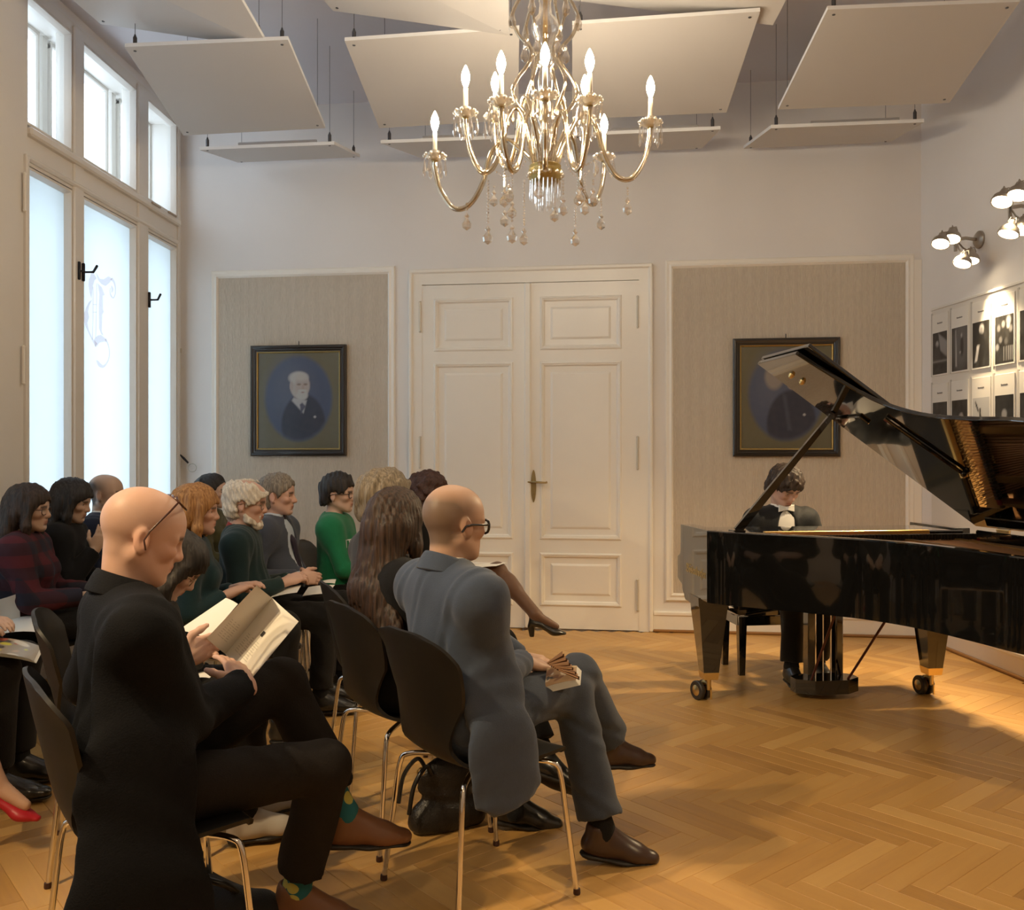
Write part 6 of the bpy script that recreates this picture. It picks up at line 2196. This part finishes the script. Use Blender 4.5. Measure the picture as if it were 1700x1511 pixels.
# people cut off by the left edge
MG = person('magazine', 'person in black trousers and shoes with a magazine, cut off at the left edge', (-140, 842, 3.72), 8, 5, 15, 0, 5, SK_FAIR, False, 1.0, 1.0, .02,
            'jacket', C_BLACK, C_WHITE, C_BLACKT, L_BLACK, hair_short(H_GREY, .012, .06, .003, seed=44), rw=(.30, -.10, .70), lw=(.30, .12, .70))
RS = person('redshoe', 'woman at the left edge of whom only a foot in a red shoe is seen', (-262, 868, 3.2), 5, 5, 5, 0, 3, SK_PINK, True, .98, 1.0, 0,
            'blouse', C_BLACK, None, C_BLACK, L_RED, hair_long(H_BROWN, .2, .016, .055, seed=46), rk=(.44, .0, .58), ra=('px', -10, 1296, 3.2), rt=('px', 60, 1310, 3.2), lk=(.40, .10, .53), la=(.22, .10, .125), skirt=True, tights=mat('skin_tights', (.55, .34, .24), .5))
# pianist
def pw(l, b, z):
    q = MP @ V(l, b, z); return ('w', q.x, q.y, q.z)
PI_ = person('pianist', 'young pianist in a black tailcoat and white bow tie, looking down at the keys', (1303, 808, 5.80), -83, -66, 34, 0, 9, SK_PINK, False, 1.03, 1.0, 0,
             'jacket', C_TUX, C_WHITE, C_TUX, L_BLACK, hair_short(H_DARK, .020, .046, .0048, seed=50, low=-.085, tuft=[((.04, -.02, .10), (.085, .01, .075), .028, .02)]), rw=pw(-.12, .60, .765), lw=pw(-.12, 1.0, .765),
             rh=dict(d=(1, .1, -.12), n=(0, 0, -1), curl=.5, spread=.3), lh=dict(d=(1, -.1, -.12), n=(0, 0, -1), curl=.5, spread=.3),
             rk=pw(-.02, .70, .50), ra=pw(-.03, .70, .115), rt=(1, 0, -.10), lk=pw(-.05, .93, .50), la=pw(-.16, .93, .107), vneck=(.078, .52), brow=(.02, .012, .008))
q = PI_['N'] + A3(.072, 0, .012)
m = MB()
for s_ in (-1, 1):
    m.add([V(*(q + A3(*p))) for p in ((.010, 0, -.010), (.010, 0, .010), (.002, s_ * .052, .024), (.002, s_ * .052, -.024), (.022, 0, -.008), (.022, 0, .008), (.012, s_ * .050, .020), (.012, s_ * .050, -.020))],
          [(0, 1, 2, 3), (4, 5, 6, 7), (0, 4, 7, 3), (1, 5, 6, 2), (3, 7, 6, 2), (0, 4, 5, 1)])
m.cbox(q[0] + .004, q[0] + .026, -.010, .010, q[2] - .012, q[2] + .012, .004)
m.build('bow_tie', C_WHITE, PI_['root'])
# tie of the man in blue grey
def tie(I, m_):
    f = Field(); N, up = I['N'], I['up']; c0 = I['pel'] + up * (.30 * I['T'])
    f.rc(N + A3(.060, 0, .014), N + A3(.064, 0, .0), .017, .013, .01)
    pts = [N + A3(.064, 0, -.01), N + A3(.090, 0, -.09), c0 + A3(.118, 0, .02), I['pel'] + up * (.10 * I['T']) + A3(.146, 0, 0)]
    f.chain(pts, [.016, .026, .032, .034], .01, sq=((1, 0, 0), .35))
    vs, fs = f.mesh(.007); np_obj('tie', vs, fs, m_, I['root'])
tie(SU, cloth('dark_tie', (.03, .022, .04), .5))
# letters on the green sweater, laid onto the cloth
def sweater_text(I, body, size, m_):
    from mathutils.bvhtree import BVHTree
    g = I['g1']; me = g.data
    tr = BVHTree.FromPolygons([v.co for v in me.vertices], [tuple(p.vertices) for p in me.polygons])
    o = text(body, size, m_, Matrix.Identity(4), I['root'], 'sweater_lettering', ext=0)
    c = I['pel'] + I['up'] * (.31 * I['T'])
    for v in o.data.vertices:
        # wrap round the chest: text x runs along -y of the wearer
        ang = -.72 + v.co.x / .16
        d = V(math.cos(ang), math.sin(ang), 0)
        base = V(c[0], c[1], c[2] + v.co.y)
        h_ = tr.ray_cast(base + d * .5, -d)
        v.co = (h_[0] + d * .003) if h_[0] else base + d * .15
sweater_text(GR, 'ITH', .07, cloth('white_print', (.7, .72, .7)))

for I_, lb in ((A, 'black shell chair under the bald man in the long black coat'), (B, 'black shell chair under the man in slate blue, nearest the middle of the floor'),
               (LH, 'black shell chair under the woman with very long brown hair'), (GB, 'black shell chair under the sandy-haired man in charcoal'), (CU, 'black shell chair under the curly-haired woman by the door'),
               (BW_, 'black shell chair under the woman bent over a sheet'), (BL, 'black shell chair under the copper-blonde woman'), (OM, 'black shell chair under the old man with the beard'),
               (SU, 'black shell chair under the man in blue grey with a tie'), (GR, 'black shell chair under the person in bright green'), (PLD, 'black shell chair under the woman in plaid'),
               (W2_, 'black shell chair under the woman raising her hand'), (NV, 'black shell chair under the balding man in navy'), (BN, 'black shell chair under the woman in olive'),
               (MG, 'black shell chair under the person with the magazine at the left edge'), (RS, 'black shell chair under the woman with the red shoe')):
    seat_for(I_, lb)
q = P(503, 1000, 6.15)
chair(q.x - .10, q.y, math.radians(-6), 'empty black shell chair between the man with the tie and the green sweater')

# ------------------------------------------------------------------ papers, bags
M_PAPERW = mat('programme_paper', (.78, .75, .68), .75, noise=.02, nscale=20)
M_PRINT = mat('grey_print', (.56, .54, .49), .8)
def sheet(mb, c, nx=6, ny=5, bow=.0, th=.0006):
    """quad paper with a little curl: corners a b c d (a-b bottom, d-c top)"""
    a, b, cc, d = [Vector(p) for p in c]
    n = (b - a).cross(d - a).normalized()
    vs = []
    for lay_ in (0, 1):
        for j in range(ny + 1):
            for i in range(nx + 1):
                u, v = i / nx, j / ny
                p = (a * (1 - u) + b * u) * (1 - v) + (d * (1 - u) + cc * u) * v
                vs.append(p + n * (bow * 4 * u * (1 - u) + (th if lay_ else 0)))
    k_ = (nx + 1) * (ny + 1); fs = []
    for j in range(ny):
        for i in range(nx):
            q_ = j * (nx + 1) + i
            fs.append((q_, q_ + 1, q_ + nx + 2, q_ + nx + 1)); fs.append((k_ + q_ + nx + 1, k_ + q_ + nx + 2, k_ + q_ + 1, k_ + q_))
    return mb.add(vs, fs)
def prog(label, pages, bow=.004, prints=True, name='concert_programme'):
    root = thing(name, label, 'booklet', sum((Vector(p) for p in pages[0]), V(0, 0, 0)) / 4, group='printed concert programmes')
    T = -root.location
    for pg in pages:
        m = MB(); sheet(m, [Vector(p) + T for p in pg], bow=bow); m.build('page', M_PAPERW, root, smooth=True)
        if prints:
            a, b, c, d = [Vector(p) + T for p in pg]; n = (b - a).cross(d - a).normalized()
            if n.dot(V(0, 0, EYE) - root.location) < 0: n = -n
            m = MB()
            for r_ in range(9):
                v0 = .14 + r_ * .035
                for s0, s1 in ((.16, .30), (.33, .46), (.49, .66)):
                    q_ = []
                    for u, v in ((s0, v0), (s1 - .03 * (r_ % 3), v0), (s1 - .03 * (r_ % 3), v0 + .010), (s0, v0 + .010)):
                        q_.append((a * (1 - u) + b * u) * (1 - v) + (d * (1 - u) + c * u) * v + n * (abs(bow) * 4 * u * (1 - u) + .002))
                    m.add(q_, [(0, 1, 2, 3)])
            o = m.build('print_lines', M_PRINT, root, fix=False); o['kind'] = 'stuff'
    return root
# corners: bottom-left, bottom-right, top-right, top-left
pg1 = prog('folded cream programme held up by the bald man in the black coat', [
    [P(343, 1060, 2.66), P(374, 1086, 2.78), P(452, 993, 2.80), P(426, 972, 2.68)],
    [P(374, 1086, 2.78), P(415, 1130, 2.64), P(496, 1032, 2.66), P(452, 993, 2.80)]])
a_, b_, c_, d_ = [P(374, 1086, 2.78), P(415, 1130, 2.64), P(496, 1032, 2.66), P(452, 993, 2.80)]
m = MB()
nn_ = (b_ - a_).cross(d_ - a_).normalized()
if nn_.dot(V(0, 0, EYE) - a_) < 0: nn_ = -nn_
q_ = []
for u, v in ((.46, .52), (.54, .52), (.54, .60), (.46, .60)):
    q_.append((a_ * (1 - u) + b_ * u) * (1 - v) + (d_ * (1 - u) + c_ * u) * v + nn_ * .006 - pg1.location)
m.add(q_, [(0, 1, 2, 3)]); m.build('printed_emblem', mat('black_print', (.03, .03, .03), .6), pg1, fix=False)
prog('bright white sheet held behind the cream programme', [[P(297, 1046, 2.98), P(346, 1060, 2.92), P(395, 1003, 2.98), P(375, 993, 3.05)]], prints=False)
prog('programme on the lap of the old man with the beard', [[P(448, 993, 4.75), P(493, 984, 4.72), P(500, 972, 4.9), P(462, 980, 4.9)]], prints=False)
prog('open programme on the knees of the man with the tie', [[P(502, 990, 4.98), P(545, 986, 4.95), P(556, 971, 5.12), P(512, 975, 5.15)], [P(530, 969, 5.2), P(556, 969, 5.2), P(558, 962, 5.3), P(534, 965, 5.3)]], prints=False)
prog('white programme on the knee of the curly-haired woman', [[P(776, 946, 5.42), P(824, 940, 5.38), P(842, 934, 5.5), P(786, 938, 5.55)]], prints=False)
prog('open white programme on the lap of the woman in plaid', [[P(-10, 1056, 4.3), P(64, 1050, 4.35), P(84, 1024, 4.5), P(4, 1030, 4.5)], [P(-20, 1040, 4.5), P(34, 1032, 4.5), P(31, 985, 4.45), P(-24, 1000, 4.45)]], bow=.012, prints=False)
prog('thin programme lying below the cream programme, on dark trousers', [[P(316, 1128, 3.0), P(348, 1126, 3.0), P(360, 1116, 3.1), P(322, 1118, 3.1)]], prints=False)

# magazines: stacked printed leaves with a coloured cover
def cover(seed, cols):
    def fn(u, v):
        img = np.zeros(u.shape + (3,)) + np.array(cols[0])
        r = np.random.RandomState(seed)
        for i in range(16):
            img = lay(img, sell(u, v, r.uniform(0, 1), r.uniform(0, 1), r.uniform(.04, .2), r.uniform(.03, .12), .3, r.uniform(0, 3)), cols[1 + i % (len(cols) - 1)])
        return img
    return fn
def magazine(label, c, seed, cols, leaves=5, bow=.012):
    root = thing('magazine', label, 'magazine', sum((Vector(p) for p in c), V(0, 0, 0)) / 4)
    T = -root.location
    m = MB()
    for i in range(leaves):
        sheet(m, [Vector(p) + T + V(.002 * i, .001 * i, -.0022 * i) for p in c], bow=bow - .001 * i)
    o = m.build('leaves', M_PAPERW, root, smooth=True); o['kind'] = 'stuff'
    a, b, cc, d = [Vector(p) + T for p in c]; n = (b - a).cross(d - a).normalized()
    g = painted('cover', 0, 1, 0, 1, 40, 30, cover(seed, cols), None, root, rough=.25)
    for v in g.data.vertices:
        u, w_ = v.co.x, v.co.z
        v.co = (a * (1 - u) + b * u) * (1 - w_) + (d * (1 - u) + cc * u) * w_ + n * (bow * 4 * u * (1 - u) + .0016)
    return root
magazine('colour magazine lying on black trousers at the left edge', [P(-30, 1086, 3.55), P(56, 1098, 3.58), P(68, 1074, 3.72), P(-16, 1060, 3.75)], 5, [(.30, .25, .18), (.55, .50, .06), (.35, .08, .05), (.6, .55, .45), (.05, .05, .05), (.42, .30, .2)])
magazine('rolled magazine with a striped cover on the knee of the man in slate blue', [P(904, 1142, 3.03), P(956, 1130, 3.07), P(958, 1106, 3.13), P(908, 1110, 3.09)], 8, [(.32, .20, .10), (.5, .36, .2), (.05, .04, .03), (.60, .5, .36), (.2, .1, .05)], 9, .008)
m_ = thing('patterned_fabric', 'small striped folding fan in the hand of the man in slate blue', 'fan', P(932, 1100, 3.05))
F_A, F_B = mat('fan_cream', (.56, .34, .20), .6), mat('fan_dark', (.07, .03, .02), .6)
for i in range(12):
    t = i / 11
    a = P(908 + 16 * t, 1100 + 10 * t, 3.03) - m_.location; b = P(934 + 28 * t, 1082 + 42 * t, 3.03 + .03 * t) - m_.location
    w_ = (P(0, 5.0, 3.0) - P(0, 0, 3.0))
    fold_ = V(0, -.004 if i % 2 else .004, .002)
    m = MB(); m.add([a, b + fold_, b + w_ - fold_, a + w_ * .5, a + V(0, .001, 0), b + fold_ + V(0, .001, 0), b + w_ - fold_ + V(0, .001, 0), a + w_ * .5 + V(0, .001, 0)],
                    [(0, 1, 2, 3), (7, 6, 5, 4), (0, 4, 5, 1), (1, 5, 6, 2), (2, 6, 7, 3), (3, 7, 4, 0)])
    m.build('fan_blade', F_B if i % 2 else F_A, m_)

# handbag under the chairs
HB = thing('handbag', 'black leather handbag on the floor between the two front chairs', 'bag', P(742, 1372, 3.42) * 1.0)
HB.location.z = 0; HB.rotation_euler = (0, 0, math.radians(25))
f = Field()
f.rc(A3(-.09, 0, .05), A3(.10, 0, .05), .060, .060, .03, sq=((0, 1, 0), .9)); f.rc(A3(-.075, 0, .19), A3(.085, 0, .19), .045, .045, .03, sq=((0, 1, 0), .6)); f.rc(A3(0, 0, .06), A3(0, 0, .20), .085, .075, .05, sq=((0, 1, 0), .6))
f.cut(A3(0, 0, .004), A3(0, 0, -1), .3)
vs, fs = f.mesh(.009, (), folds(.003, 5, 40)); np_obj('bag_body', vs, fs, mat('bag_leather', (.013, .011, .010), .36, bump=.3, bscale=150), HB)
m = MB()
for y in (-.03, .03): m.tube(catmull([V(-.07, y, .22), V(-.10, y * 1.6, .26), V(-.15, y * 2, .20), V(-.17, y * 2, .10)], 6), .008, 6)
m.build('strap', M_LACQ2, HB, smooth=60)
m = MB(); m.tube([V(-.12 + .014 * math.cos(t), -.05, .245 + .014 * math.sin(t)) for t in np.linspace(0, 6.283, 13)[:-1]], .003, 6, close=True); m.build('buckle', M_BRASS, HB)
# dark rucksack at the foot of the foreground man
RK = thing('rucksack', 'dark crumpled rucksack on the floor at the bottom edge', 'bag', (0, 0, 0))
p0 = P(350, 1560, 2.62); RK.location = (p0.x, p0.y, 0)
f = Field(); f.rc(A3(-.12, 0, .07), A3(.13, .03, .06), .075, .07, .04); f.rc(A3(-.05, .05, .12), A3(.08, -.02, .10), .06, .05, .04)
f.cut(A3(0, 0, .003), A3(0, 0, -1), .4)
vs, fs = f.mesh(.010, (), folds(.009, 9, 55)); np_obj('bag_body', vs, fs, cloth('bag_nylon', (.008, .008, .009), .6), RK)
m = MB(); m.tube(catmull([V(-.1, .02, .13), V(-.05, -.04, .20), V(.05, -.05, .19), V(.09, 0, .13)], 6), .010, 6); m.build('strap', M_LACQ2, RK, smooth=60)
